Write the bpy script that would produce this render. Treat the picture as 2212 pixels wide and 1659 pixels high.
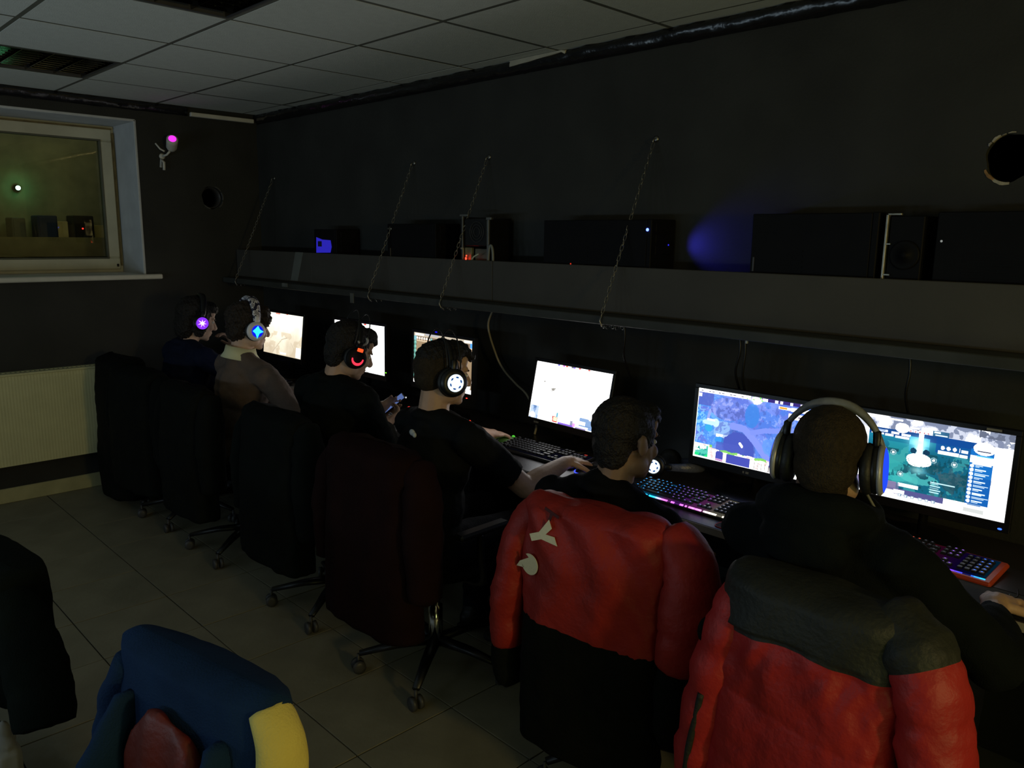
import bpy, bmesh, math, random
import numpy as np
from mathutils import Vector as V, Matrix, noise as mnoise
random.seed(7)
PI = math.pi
S = bpy.context.scene
COL = S.collection
for o in list(bpy.data.objects):
    bpy.data.objects.remove(o, do_unlink=True)

# ------------------------------------------------------------------ camera
cd = bpy.data.cameras.new('camera'); cam = bpy.data.objects.new('camera', cd); COL.objects.link(cam)
cd.sensor_fit = 'HORIZONTAL'; cd.sensor_width = 36.0; cd.lens = 1714.62 / 2212 * 36.0
cd.clip_start = 0.02; cd.clip_end = 60
R_, U_, W_ = V((0.69678456, 0.71716784, 0.01271074)), V((-0.13982754, 0.11842994, 0.98306796)), V((-0.70351939, 0.68676389, -0.18279997))
cam.matrix_world = Matrix(((R_.x, U_.x, -W_.x, 5.57493), (R_.y, U_.y, -W_.y, -2.82997), (R_.z, U_.z, -W_.z, 1.67463), (0, 0, 0, 1)))
S.camera = cam
# ------------------------------------------------------------------ world, lights, exposure
w = bpy.data.worlds.new('world'); S.world = w; w.use_nodes = True
w.node_tree.nodes['Background'].inputs[0].default_value = (0.5, 0.6, 0.6, 1)
w.node_tree.nodes['Background'].inputs[1].default_value = 0.0
S.view_settings.view_transform = 'Standard'; S.view_settings.look = 'None'
S.view_settings.exposure = 0.0; S.view_settings.gamma = 1.0; S.view_settings.use_curve_mapping = False

def area(name, loc, aim, sx, sy, power, col, spread=PI):
    l = bpy.data.lights.new(name, 'AREA'); l.shape = 'RECTANGLE'; l.size = sx; l.size_y = sy
    l.energy = power; l.color = col; l.spread = spread
    o = bpy.data.objects.new(name, l); COL.objects.link(o); o.location = loc
    o.rotation_euler = (V(aim) - V(loc)).to_track_quat('-Z', 'Y').to_euler(); return o
# the warm lamp of the lobby behind the photographer, and the row of screens along the opposite wall
LOBBY = area('lobby_lamp', (8.4, -2.15, 1.72), (3.6, -1.6, 0.8), 0.26, 0.26, 27, (1.0, 0.74, 0.28))
for i, x in enumerate((0.9, 2.0, 3.1, 4.2)):
    area('opposite_screen_light', (x, -4.55, 1.05), (x, -3.3, 2.5), 0.48, 0.27, 6.4, (0.66, 0.86, 1.0))
AMB = area('lobby_ceiling_bounce', (7.0, -2.6, 0.9), (5.4, -1.9, 2.5), 1.2, 1.2, 7.5, (0.92, 1.0, 0.36))

# ------------------------------------------------------------------ materials
MC = {}
def lin(c):
    return tuple(((x / 255.0) / 12.92 if x / 255.0 <= 0.04045 else ((x / 255.0 + 0.055) / 1.055) ** 2.4) for x in c)
def M(name, col, rough=0.6, metal=0.0, var=0.18, scale=9.0, bump=0.0, bscale=60.0, spec=0.4, sheen=0.0, coat=0.0, sub=0.0):
    if name in MC: return MC[name]
    m = bpy.data.materials.new(name); m.use_nodes = True; nt = m.node_tree; N = nt.nodes; L = nt.links
    b = N['Principled BSDF']
    tc = N.new('ShaderNodeTexCoord'); no = N.new('ShaderNodeTexNoise'); no.inputs['Scale'].default_value = scale; no.inputs['Detail'].default_value = 4
    L.new(tc.outputs['Object'], no.inputs['Vector'])
    r = N.new('ShaderNodeValToRGB'); r.color_ramp.elements[0].position = 0.3; r.color_ramp.elements[1].position = 0.72
    r.color_ramp.elements[0].color = (*[c * (1 - var) for c in col], 1); r.color_ramp.elements[1].color = (*[min(1, c * (1 + var)) for c in col], 1)
    L.new(no.outputs['Fac'], r.inputs['Fac']); L.new(r.outputs['Color'], b.inputs['Base Color'])
    b.inputs['Roughness'].default_value = rough; b.inputs['Metallic'].default_value = metal
    b.inputs['Specular IOR Level'].default_value = spec
    if sheen: b.inputs['Sheen Weight'].default_value = sheen
    if coat: b.inputs['Coat Weight'].default_value = coat
    if sub:
        b.inputs['Subsurface Weight'].default_value = sub; b.inputs['Subsurface Radius'].default_value = (0.012, 0.005, 0.003); b.inputs['Subsurface Scale'].default_value = 0.6
    if bump:
        n2 = N.new('ShaderNodeTexNoise'); n2.inputs['Scale'].default_value = bscale; n2.inputs['Detail'].default_value = 3; L.new(tc.outputs['Object'], n2.inputs['Vector'])
        bp = N.new('ShaderNodeBump'); bp.inputs['Strength'].default_value = bump; bp.inputs['Distance'].default_value = 0.01
        L.new(n2.outputs['Fac'], bp.inputs['Height']); L.new(bp.outputs['Normal'], b.inputs['Normal'])
    MC[name] = m; return m
def E(name, col, strength):
    if name in MC: return MC[name]
    m = bpy.data.materials.new(name); m.use_nodes = True; nt = m.node_tree; nt.nodes.clear()
    e = nt.nodes.new('ShaderNodeEmission'); o = nt.nodes.new('ShaderNodeOutputMaterial')
    e.inputs[0].default_value = (*col, 1); e.inputs[1].default_value = strength
    nt.links.new(e.outputs[0], o.inputs[0]); MC[name] = m; return m
def ATTR(name, strength=1.0):
    if name in MC: return MC[name]
    m = bpy.data.materials.new(name); m.use_nodes = True; nt = m.node_tree; nt.nodes.clear()
    a = nt.nodes.new('ShaderNodeAttribute'); a.attribute_name = 'Col'
    e = nt.nodes.new('ShaderNodeEmission'); o = nt.nodes.new('ShaderNodeOutputMaterial'); e.inputs[1].default_value = strength
    nt.links.new(a.outputs['Color'], e.inputs[0]); nt.links.new(e.outputs[0], o.inputs[0]); MC[name] = m; return m

WALL = M('black_wall_paint', (0.026, 0.027, 0.0245), 0.75, var=0.25, scale=3, bump=0.15, bscale=90)
WALL2 = M('dark_grey_wall_paint', (0.040, 0.040, 0.034), 0.75, var=0.25, scale=3, bump=0.15, bscale=90)
CREAM = M('cream_wall_paint', (0.42, 0.36, 0.20), 0.8, var=0.1)
FLOORB = M('tile_grout', (0.030, 0.027, 0.020), 0.9)
TILE = M('grey_stone_tile', (0.21, 0.195, 0.14), 0.42, var=0.16, scale=5, bump=0.08, bscale=40)
CTILE = M('mineral_ceiling_tile', (0.60, 0.62, 0.57), 0.9, var=0.04, scale=25, bump=0.25, bscale=180)
CBAR = M('ceiling_grid_bar', (0.11, 0.112, 0.09), 0.6)
BTRIM = M('glossy_black_foil', (0.010, 0.010, 0.011), 0.22, bump=0.5, bscale=14, spec=0.6)
WHITE = M('white_paint', (0.62, 0.61, 0.55), 0.5, var=0.08)
PVC = M('old_white_pvc', (0.55, 0.54, 0.43), 0.42, var=0.12, scale=5)
PLAST = M('white_plaster', (0.52, 0.54, 0.56), 0.8, var=0.08)
GRIME = M('brown_window_grime', (0.16, 0.12, 0.05), 0.7, var=0.4, scale=14)
RAD = M('cream_radiator_enamel', (0.62, 0.60, 0.34), 0.4, var=0.05)
DESK = M('dark_laminate', (0.035, 0.030, 0.032), 0.38, var=0.25, scale=6, bump=0.05, bscale=140)
DEDGE = M('grey_desk_edge', (0.34, 0.31, 0.31), 0.5)
BOARD = M('dark_shelf_board', (0.060, 0.056, 0.047), 0.65, var=0.12, scale=4, bump=0.1, bscale=120)
BOARD2 = M('dark_shelf_edge', (0.040, 0.043, 0.038), 0.6, var=0.2)
TAPE = M('grey_tape', (0.14, 0.15, 0.135), 0.6)
BLK = M('black_plastic', (0.006, 0.006, 0.007), 0.38, spec=0.5)
BLKM = M('matt_black_plastic', (0.005, 0.005, 0.006), 0.6, spec=0.12)
DGREY = M('dark_grey_plastic', (0.045, 0.045, 0.048), 0.45)
STEEL = M('zinc_steel', (0.30, 0.295, 0.27), 0.36, 1.0, var=0.2, scale=30)
CHROME = M('chrome', (0.75, 0.75, 0.75), 0.15, 1.0, var=0.05)
ALU = M('brushed_aluminium', (0.42, 0.41, 0.38), 0.35, 1.0, var=0.15, scale=20)
SCREEN = ATTR('screen_picture', 1.0)
GLOW = ATTR('key_glow', 1.0)
ORANGE = M('orange_red_plastic', (0.50, 0.06, 0.02), 0.45)
SKIN = M('skin', (0.46, 0.29, 0.20), 0.5, var=0.10, scale=14, bump=0.08, bscale=120, spec=0.3)
SKIN3 = M('shaded_skin', (0.25, 0.15, 0.095), 0.5, var=0.10, scale=14, bump=0.08, bscale=120, spec=0.3)  # skin darkened to paint in the shade on one player's head
SKIN2 = M('pale_skin', (0.56, 0.38, 0.29), 0.5, var=0.10, scale=14, bump=0.08, bscale=120, spec=0.3)
HAIR = M('black_hair', (0.010, 0.008, 0.007), 0.55, var=0.4, scale=60, bump=0.8, bscale=160, spec=0.3)
HAIRB = M('dark_brown_hair', (0.022, 0.015, 0.011), 0.55, var=0.4, scale=60, bump=0.8, bscale=160, spec=0.3)
HAIRS = M('cropped_dark_hair', (0.028, 0.020, 0.012), 0.7, var=0.3, scale=90, bump=0.6, bscale=260, spec=0.2)
EYE = M('eye_white', (0.7, 0.68, 0.65), 0.2)
IRIS = M('dark_iris', (0.02, 0.012, 0.008), 0.15)
DENIM = M('dark_denim', (0.006, 0.007, 0.011), 0.8, spec=0.1, bump=0.3, bscale=200)
SHOE = M('black_shoe', (0.006, 0.006, 0.006), 0.5)
CHAIRF = M('black_chair_fabric', (0.004, 0.004, 0.004), 0.85, spec=0.1, bump=0.3, bscale=260)

# ------------------------------------------------------------------ object helpers
def link(name, me, parent=None, loc=None, rot=None):
    o = bpy.data.objects.new(name, me); COL.objects.link(o)
    if parent is not None: o.parent = parent
    if loc is not None: o.location = loc
    if rot is not None: o.rotation_euler = rot
    return o
def to_mesh(name, bm, mats, smooth=False):
    me = bpy.data.meshes.new(name); bm.normal_update(); bm.to_mesh(me); bm.free()
    for m in (mats if isinstance(mats, (list, tuple)) else [mats]): me.materials.append(m)
    if smooth:
        me.polygons.foreach_set('use_smooth', [True] * len(me.polygons))
    return me
def obj(name, bm, mats, parent=None, loc=None, rot=None, smooth=False):
    return link(name, to_mesh(name, bm, mats, smooth), parent, loc, rot)
def thing(name, label, cat, loc=(0, 0, 0), rz=0.0, group=None, rot=None):
    o = bpy.data.objects.new(name, None); COL.objects.link(o); o.empty_display_size = 0.05
    o.location = loc; o.rotation_euler = rot if rot is not None else (0, 0, rz)
    o['label'] = label; o['category'] = cat
    if group: o['group'] = group
    return o
def tag(o, label, cat, group=None):
    o['label'] = label; o['category'] = cat
    if group: o['group'] = group
    return o
def struct(o): o['kind'] = 'structure'; return o
def dup(root, loc, rz=0.0, label=None, group=None):
    r = root.copy(); COL.objects.link(r); r.location = loc; r.rotation_euler = (0, 0, rz)
    if label: r['label'] = label
    if group: r['group'] = group
    for ch in list(root.children):
        c = ch.copy(); COL.objects.link(c); c.parent = r
        for g in ch.children:
            d = g.copy(); COL.objects.link(d); d.parent = c
    return r
def BM(): return bmesh.new()
def box(bm, lo, hi, bev=0.0, mi=0, mat=None):
    r = bmesh.ops.create_cube(bm, size=1.0); vs = r['verts']
    s = [hi[i] - lo[i] for i in range(3)]; c = [(hi[i] + lo[i]) / 2 for i in range(3)]
    for v in vs: v.co = V((v.co.x * s[0] + c[0], v.co.y * s[1] + c[1], v.co.z * s[2] + c[2]))
    fs = list({f for v in vs for f in v.link_faces})
    for f in fs: f.material_index = mi
    if bev:
        es = list({e for v in vs for e in v.link_edges})
        rr = bmesh.ops.bevel(bm, geom=es, offset=bev, segments=1, affect='EDGES', profile=0.5)
        fs = list(set(rr['faces']) | {f for f in fs if f.is_valid}); vs = list({v for f in fs for v in f.verts})
        for f in fs: f.material_index = mi
    if mat is not None: bmesh.ops.transform(bm, matrix=mat, verts=vs)
    return vs
def frame_from(d):
    d = d.normalized(); a = V((0, 0, 1)) if abs(d.z) < 0.9 else V((1, 0, 0))
    x = a.cross(d).normalized(); return x, d.cross(x)
def tube(bm, pts, rad, seg=8, cap=True, mi=0, sy=1.0):
    pts = [V(p) for p in pts]; n = len(pts); rings = []
    rr = rad if isinstance(rad, (list, tuple)) else [rad] * n
    x = None
    for i, p in enumerate(pts):
        d = (pts[min(i + 1, n - 1)] - pts[max(i - 1, 0)]).normalized()
        if x is None: x, y = frame_from(d)
        else:
            x = (x - d * x.dot(d)).normalized(); y = d.cross(x)
        rings.append([bm.verts.new(p + (x * math.cos(2 * PI * k / seg) + y * sy * math.sin(2 * PI * k / seg)) * rr[i]) for k in range(seg)])
    for a, b in zip(rings, rings[1:]):
        for k in range(seg):
            f = bm.faces.new((a[k], a[(k + 1) % seg], b[(k + 1) % seg], b[k])); f.material_index = mi
    if cap:
        f = bm.faces.new(list(reversed(rings[0]))); f.material_index = mi
        f = bm.faces.new(rings[-1]); f.material_index = mi
    return rings
def lathe(bm, prof, seg=20, origin=(0, 0, 0), axis='Z', mi=0):
    O = V(origin); rings = []
    for r, h in prof:
        ring = []
        for k in range(seg):
            a = 2 * PI * k / seg; c, s = r * math.cos(a), r * math.sin(a)
            p = V((c, s, h)) if axis == 'Z' else (V((h, c, s)) if axis == 'X' else V((s, h, c)))
            ring.append(bm.verts.new(O + p))
        rings.append(ring)
    for a, b in zip(rings, rings[1:]):
        for k in range(seg):
            f = bm.faces.new((a[k], a[(k + 1) % seg], b[(k + 1) % seg], b[k])); f.material_index = mi
    if prof[0][0] > 1e-5: bm.faces.new(list(reversed(rings[0]))).material_index = mi
    if prof[-1][0] > 1e-5: bm.faces.new(rings[-1]).material_index = mi
    return rings
def spline(pts, n=10):
    pts = [V(p) for p in pts]; out = []
    for i in range(len(pts) - 1):
        p0, p1, p2, p3 = pts[max(i - 1, 0)], pts[i], pts[i + 1], pts[min(i + 2, len(pts) - 1)]
        for k in range(n):
            t = k / n
            out.append(0.5 * ((2 * p1) + (p2 - p0) * t + (2 * p0 - 5 * p1 + 4 * p2 - p3) * t * t + (3 * p1 - p0 - 3 * p2 + p3) * t ** 3))
    out.append(pts[-1]); return out
# soft bodies: primitives united by a voxel remesh into ONE continuous surface
def ell(bm, c, r, rot=None, u=16, v=10):
    m = Matrix.Translation(V(c)) @ (rot.to_4x4() if rot is not None else Matrix.Identity(4)) @ Matrix.Diagonal((r[0], r[1], r[2], 1))
    bmesh.ops.create_uvsphere(bm, u_segments=u, v_segments=v, radius=1.0, matrix=m)
def rc(bm, p0, r0, p1, r1, seg=14):
    p0, p1 = V(p0), V(p1); d = p1 - p0; L = max(d.length, 1e-4); q = d.to_track_quat('Z', 'Y').to_matrix().to_4x4()
    prof = [(r0 * math.cos(a), -r0 * math.sin(a)) for a in (PI / 2 - .01, PI / 3, PI / 6)] + [(r0, 0), (r1, L)] + [(r1 * math.cos(a), L + r1 * math.sin(a)) for a in (PI / 6, PI / 3, PI / 2 - .01)]
    n0 = len(bm.verts); rg = lathe(bm, prof, seg)
    mat = Matrix.Translation(p0) @ q
    for ring in rg:
        for vv in ring: vv.co = mat @ vv.co
def chain_rc(bm, pts, rs):
    for (a, b), (ra, rb) in zip(zip(pts, pts[1:]), zip(rs, rs[1:])): rc(bm, a, ra, b, rb)
def fuse(bm, voxel, smooth_it=2, disp=None):
    me = bpy.data.meshes.new('tmp'); bm.to_mesh(me); bm.free()
    o = bpy.data.objects.new('tmp', me); COL.objects.link(o)
    m = o.modifiers.new('r', 'REMESH'); m.mode = 'VOXEL'; m.voxel_size = voxel; m.use_smooth_shade = True
    if smooth_it:
        s = o.modifiers.new('s', 'SMOOTH'); s.factor = 0.5; s.iterations = smooth_it
    dg = bpy.context.evaluated_depsgraph_get(); ev = o.evaluated_get(dg)
    out = bpy.data.meshes.new_from_object(ev)
    bpy.data.objects.remove(o, do_unlink=True); bpy.data.meshes.remove(me)
    if disp:
        co = np.empty(len(out.vertices) * 3); out.vertices.foreach_get('co', co); co = co.reshape(-1, 3)
        nr = np.empty(len(out.vertices) * 3); out.vertices.foreach_get('normal', nr); nr = nr.reshape(-1, 3)
        co = co + nr * disp(co)[:, None]; out.vertices.foreach_set('co', co.ravel()); out.update()
    out.polygons.foreach_set('use_smooth', [True] * len(out.polygons))
    return out
_rg = np.random.RandomState(3)
_K = [(_rg.normal(size=3), _rg.uniform(0, 6.28)) for _ in range(14)]
def wob(co, f, k0=0, n=5):
    s = np.zeros(len(co))
    for d, p in _K[k0:k0 + n]: s += np.sin(co @ (d * f) + p)
    return s / n
def mobj(name, me, mats, parent=None, loc=None):
    me.name = name; me.materials.clear()
    for m in (mats if isinstance(mats, (list, tuple)) else [mats]): me.materials.append(m)
    return link(name, me, parent, loc)
# ================================================================== SETTING
HC = 2.507; RX = 9.0; RY = -5.0
b = BM(); box(b, (-0.02, RY, -0.12), (RX, 0.02, -0.006)); floor = struct(obj('floor', b, FLOORB))
def tile_mesh(name, sx, sy, th, bev, m):
    b = BM(); a, c = sx / 2, sy / 2
    v = [b.verts.new(p) for p in ((-a, -c, -th), (a, -c, -th), (a, c, -th), (-a, c, -th), (-a, -c, -bev), (a, -c, -bev), (a, c, -bev), (-a, c, -bev), (-a + bev, -c + bev, 0), (a - bev, -c + bev, 0), (a - bev, c - bev, 0), (-a + bev, c - bev, 0))]
    for q in ((0, 1, 5, 4), (1, 2, 6, 5), (2, 3, 7, 6), (3, 0, 4, 7), (4, 5, 9, 8), (5, 6, 10, 9), (6, 7, 11, 10), (7, 4, 8, 11), (8, 9, 10, 11)): b.faces.new([v[i] for i in q])
    return to_mesh(name, b, m)
fx, fy, fs = 3.5688, -1.5551, 0.3983
tm = tile_mesh('floor_tile', fs - 0.0055, fs - 0.0055, 0.006, 0.0008, TILE)
for i in range(-9, 6):
    for j in range(-5, 5):
        x, y = fx + fs * (i + .5), fy + fs * (j + .5)
        if x < 0.15 or y > -0.15: continue
        t = link('floor_tile', tm, floor, (x, y, random.uniform(-.0008, .0008)))
        t.rotation_euler = (random.uniform(-.0015, .0015), random.uniform(-.0015, .0015), 0)
# ceiling: slab, grid bars, lay-in tiles
b = BM(); box(b, (-0.02, RY, HC + 0.03), (RX, 0.02, HC + 0.12)); ceiling = struct(obj('ceiling', b, CBAR))
gx, gy = 2.3728, -0.0977
b = BM(); a = .2905; th = .012
v = []
for z, s in ((0, a - .001), (.001, a), (th + .012, a)):
    v.append([b.verts.new((sx * s, sy * s, z)) for sx, sy in ((-1, -1), (1, -1), (1, 1), (-1, 1))])
b.faces.new(v[0][::-1])
for r0, r1 in zip(v, v[1:]):
    for k in range(4): b.faces.new((r0[k], r0[(k + 1) % 4], r1[(k + 1) % 4], r1[k]))
ctm = to_mesh('ceiling_tile', b, CTILE)
FIX = {(-3, 2), (0, 2), (3, 2), (-3, 5), (0, 5)}          # cells that hold a luminaire
for i in range(-5, 11):
    for j in range(-1, 9):
        x, y = gx + .6 * (i + .5), gy - .6 * (j + .5)
        if (i, j) in FIX: continue
        sx = sy = 1.0
        x0, x1, y0, y1 = x - .3, x + .3, y - .3, y + .3
        if x1 < 0.05 or y0 > -0.02 or x0 > RX or y1 < RY: continue
        if x0 < 0: x0 = 0.0
        if y1 > 0: y1 = 0.0
        if y0 < RY: y0 = RY
        if x1 > RX: x1 = RX
        t = link('ceiling_tile', ctm, ceiling, ((x0 + x1) / 2, (y0 + y1) / 2, HC + random.uniform(0, .0015)))
        t.scale = ((x1 - x0) / .6, (y1 - y0) / .6, 1)
for i in range(-4, 11):
    x = gx + .6 * i; b = BM(); box(b, (-.012, RY, .0012), (.012, 0, .03)); obj('ceiling_grid_bar', b, CBAR, ceiling, (x, 0, HC))
for j in range(0, 9):
    y = gy - .6 * j
    if y < RY: break
    b = BM(); box(b, (0, -.012, .0014), (RX, .012, .0295)); obj('ceiling_grid_bar', b, CBAR, ceiling, (0, y, HC))

def holed_wall(name, mat, rects, plates):
    # rects: boxes (lo,hi); plates: (axis, centre u,z, half, radius, depth, sign)
    b = BM()
    for lo, hi in rects: box(b, lo, hi)
    for axis, cu, cz, half, rad, face, depth in plates:
        n = 32; sq = []; ci = []; cb = []
        for k in range(n):
            a = 2 * PI * k / n; c, s = math.cos(a), math.sin(a); m = max(abs(c), abs(s))
            wob_ = rad * (1 + .05 * math.sin(3 * a + 1) + .03 * math.sin(7 * a))
            for lst, (du, dz, dd) in ((sq, (c / m * half, s / m * half, 0)), (ci, (c * wob_, s * wob_, 0)), (cb, (c * rad * .96, s * rad * .96, depth))):
                p = (face - dd, cu + du, cz + dz) if axis == 'X' else (cu + du, face + dd, cz + dz)
                lst.append(b.verts.new(p))
        for k in range(n):
            k2 = (k + 1) % n
            b.faces.new((sq[k], sq[k2], ci[k2], ci[k])); b.faces.new((ci[k], ci[k2], cb[k2], cb[k]))
        b.faces.new(cb)
    bmesh.ops.recalc_face_normals(b, faces=b.faces)
    return struct(obj(name, b, mat))
# long wall (y = 0) with a round duct hole at the right
HX, HZ = 4.838, 1.930
wl = holed_wall('wall_long', WALL, [((-.4, 0, 0), (HX - .12, .2, HC + .1)), ((HX + .12, 0, 0), (5.6, .2, HC + .1)), ((HX - .12, 0, 0), (HX + .12, .2, HZ - .12)), ((HX - .12, 0, HZ + .12), (HX + .12, .2, HC + .1)), ((HX - .12, .17, HZ - .12), (HX + .12, .2, HZ + .12))],
                [('Y', HX, HZ, .12, .072, 0.0, .16)])
b = BM(); box(b, (5.6, 0, 0), (RX + .2, .2, HC + .1)); struct(obj('wall_long_lobby', b, CREAM))
# far wall (x = 0) with window opening and a duct hole
WY0, WY1, WZ0, WZ1 = -2.15, -0.842, 1.372, 2.388
GY, GZ = -0.355, 1.915
wf = holed_wall('wall_far', WALL, [((-.42, RY, 0), (0, 0.0, WZ0)), ((-.42, RY, WZ1), (0, 0.0, HC + .1)), ((-.42, RY, WZ0), (0, WY0, WZ1)), ((-.42, WY1, WZ0), (0, GY - .12, WZ1)), ((-.42, GY + .12, WZ0), (0, 0.0, WZ1)),
                                   ((-.42, GY - .12, WZ0), (0, GY + .12, GZ - .12)), ((-.42, GY - .12, GZ + .12), (0, GY + .12, WZ1)), ((-.42, GY - .12, GZ - .12), (-.2, GY + .12, GZ + .12))],
                [('X', GY, GZ, .12, .076, 0.0, .18)])
b = BM(); box(b, (0, RY - .2, 0), (RX + .2, RY, HC + .1)); struct(obj('wall_opposite', b, WALL2))
b = BM(); box(b, (RX, RY, 0), (RX + .2, 0, HC + .1)); struct(obj('wall_lobby', b, CREAM))
# rims of the duct holes: broken plaster chips and a duct collar
def chips(parent, fn, rad, spec, m):
    for a0, a1, wdt, th in spec:
        b = BM(); n = 6; A = []
        for k in range(n + 1):
            a = a0 + (a1 - a0) * k / n; j = .55 + .45 * math.sin(PI * (k + .4) / (n + .8)) * (.8 + .2 * math.sin(k * 2.3))
            A.append([b.verts.new(fn(rad + u, a, t)) for u, t in ((0, .012), (0, -th * j), (wdt * j, -th * j * .6), (wdt * j, .004))])
        for p, q in zip(A, A[1:]):
            for k in range(4): b.faces.new((p[k], p[(k + 1) % 4], q[(k + 1) % 4], q[k]))
        b.faces.new(A[0]); b.faces.new(A[-1][::-1])
        bmesh.ops.recalc_face_normals(b, faces=b.faces)
        obj('plaster_chip', b, m, parent)
PLW = M('chipped_plaster', (0.42, 0.38, 0.30), 0.85, var=0.35, scale=40, bump=.4)
PLO = M('rusty_plaster', (0.40, 0.22, 0.09), 0.85, var=0.4, scale=40, bump=.4)
h1 = thing('duct_hole', 'round duct hole with chipped plaster rim, high on the wall at right edge', 'hole', (HX, 0, HZ), group=None)
f1 = lambda r, a, t: (r * math.cos(a), t, r * math.sin(a))
chips(h1, f1, .073, [(1.50, 1.78, .004, .003), (1.85, 2.02, .003, .003), (2.05, 2.42, .008, .004), (2.45, 2.62, .007, .006), (4.1, 4.75, .011, .004)], PLW)
chips(h1, f1, .073, [(3.60, 4.15, .009, .005)], PLO)
b = BM(); lathe(b, [(.070, 0.0), (.070, .12), (.064, .12), (.064, 0.0), (.070, 0.0)], 28, (0, .02, 0), 'Y'); obj('duct_collar', b, DGREY, h1, smooth=True)
h2 = thing('duct_hole', 'small round duct hole in the black end wall right of the window', 'hole', (0, GY, GZ))
f2 = lambda r, a, t: (-t, r * math.cos(a), r * math.sin(a))
chips(h2, f2, .076, [(-.9, -.3, .010, .005), (-.2, .5, .009, .005), (.6, 1.3, .008, .004), (3.9, 4.5, .006, .004)], M('grey_plaster', (0.10, 0.10, 0.095), 0.9, var=.4, scale=30))
b = BM(); lathe(b, [(.073, 0.0), (.073, .13), (.067, .13), (.067, 0.0), (.073, 0.0)], 28, (-.15, 0, 0), 'X'); obj('duct_collar', b, DGREY, h2, smooth=True)
# perimeter trims under the ceiling
def crumple(name, p0, p1, h, d, mat, n=60, amp=.006, seed=1):
    b = BM(); p0, p1 = V(p0), V(p1); u = (p1 - p0).normalized(); out = V((0, 0, 1)).cross(u); rg = random.Random(seed); R = []
    for k in range(n + 1):
        p = p0.lerp(p1, k / n); ring = []
        for j, (o, z) in enumerate(((0, 0), (d, -.002), (d * 1.15, -h * .35), (d * .7, -h * .7), (d * .25, -h), (0, -h))):
            jit = 0 if j in (0, 5) else amp
            ring.append(b.verts.new(p + out * (o + rg.uniform(-jit, jit)) + V((0, 0, z + rg.uniform(-jit, jit) * .6 - (.001 if j else 0)))))
        R.append(ring)
    for a, c in zip(R, R[1:]):
        for j in range(6): b.faces.new((a[j], c[j], c[(j + 1) % 6], a[(j + 1) % 6]))
    b.faces.new(R[0]); b.faces.new(R[-1][::-1]); bmesh.ops.recalc_face_normals(b, faces=b.faces)
    return struct(obj(name, b, mat, smooth=True))
crumple('trim_1', (5.6, -.001, HC - .002), (0.02, -.001, HC - .002), .062, .024, BTRIM, 150)
crumple('trim_2', (0.001, -.50, HC - .002), (0.001, -2.6, HC - .002), .055, .02, BTRIM, 50, seed=4)
b = BM(); box(b, (0.001, -.484, 2.447), (.03, -.03, 2.474), .003); struct(obj('trim_3', b, WHITE))
b = BM(); P = [(2.66, -.03, 2.478), (2.80, -.034, 2.484), (3.0, -.034, 2.496), (3.02, -.03, 2.485)]
vv = [[b.verts.new((x, y, z)) for (x, y, z) in P], [b.verts.new((x, y, HC - .003 if k < 3 else 2.497)) for k, (x, y, z) in enumerate(P)], [b.verts.new((x, -.02, HC - .003)) for (x, y, z) in P], [b.verts.new((x, -.02, z)) for (x, y, z) in P]]
for q in range(4):
    for k in range(3): b.faces.new((vv[q][k], vv[q][k + 1], vv[(q + 1) % 4][k + 1], vv[(q + 1) % 4][k]))
b.faces.new([vv[q][0] for q in range(4)]); b.faces.new([vv[q][3] for q in range(4)][::-1]); bmesh.ops.recalc_face_normals(b, faces=b.faces)
struct(obj('trim_4', b, M('torn_white_edge', (0.5, 0.48, 0.4), .7)))
b = BM(); box(b, (0.0, RY, 0.0), (.014, -.9, .094), .004); struct(obj('baseboard_far', b, M('cream_skirting_tile', (0.42, 0.40, 0.22), .4, var=.12)))

# window: deep white reveal, pvc frame, casement, pane, sill; an added dim room behind the glass, for its reflections
wn = bpy.data.objects.new('window_1', None); COL.objects.link(wn); wn.location = (0, 0, 0); struct(wn)
XF = -.385
for nm, lo, hi in (('reveal_side', (XF - .03, WY1 - .012, WZ0), (0.002, WY1 + .004, WZ1)), ('reveal_side', (XF - .03, WY0 - .004, WZ0), (0.002, WY0 + .012, WZ1)), ('reveal_head', (XF - .03, WY0, WZ1 - .012), (0.002, WY1, WZ1 + .004))):
    b = BM(); box(b, lo, hi, .003); obj(nm, b, PLAST, wn)
b = BM(); box(b, (XF - .02, WY0 - .06, 1.362), (.042, -.745, 1.394), .006); obj('window_sill', b, WHITE, wn)
def frame4(name, y0, y1, z0, z1, wd, x0, x1, bev, m):
    for lo, hi in (((x0, y0, z0), (x1, y1, z0 + wd)), ((x0, y0, z1 - wd), (x1, y1, z1)), ((x0, y0, z0 + wd), (x1, y0 + wd, z1 - wd)), ((x0, y1 - wd, z0 + wd), (x1, y1, z1 - wd))):
        b = BM(); box(b, lo, hi, bev); obj(name, b, m, wn)
frame4('frame_rail', WY0 + .012, WY1 - .012, 1.394, 2.376, .045, XF - .05, XF, .004, PVC)
frame4('casement_rail', WY0 + .03, WY1 - .03, 1.412, 2.358, .082, XF - .035, XF + .018, .008, PVC)
frame4('gasket', WY0 + .104, WY1 - .104, 1.486, 2.284, .010, XF - .03, XF + .020, .001, M('grey_gasket', (.12, .12, .09), .7))
b = BM(); box(b, (XF + .014, WY1 - .033, 1.44), (XF + .024, WY1 - .024, 2.33)); box(b, (XF + .014, -1.6, 2.352), (XF + .024, WY1 - .03, 2.361)); obj('grime_line', b, GRIME, wn)
b = BM(); box(b, (XF + .016, WY1 - .06, 1.432), (XF + .024, WY1 - .046, 1.452), .002); obj('drain_cap', b, BLK, wn)
g = bpy.data.materials.new('window_glass'); g.use_nodes = True; nt = g.node_tree; nt.nodes.clear()
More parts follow.
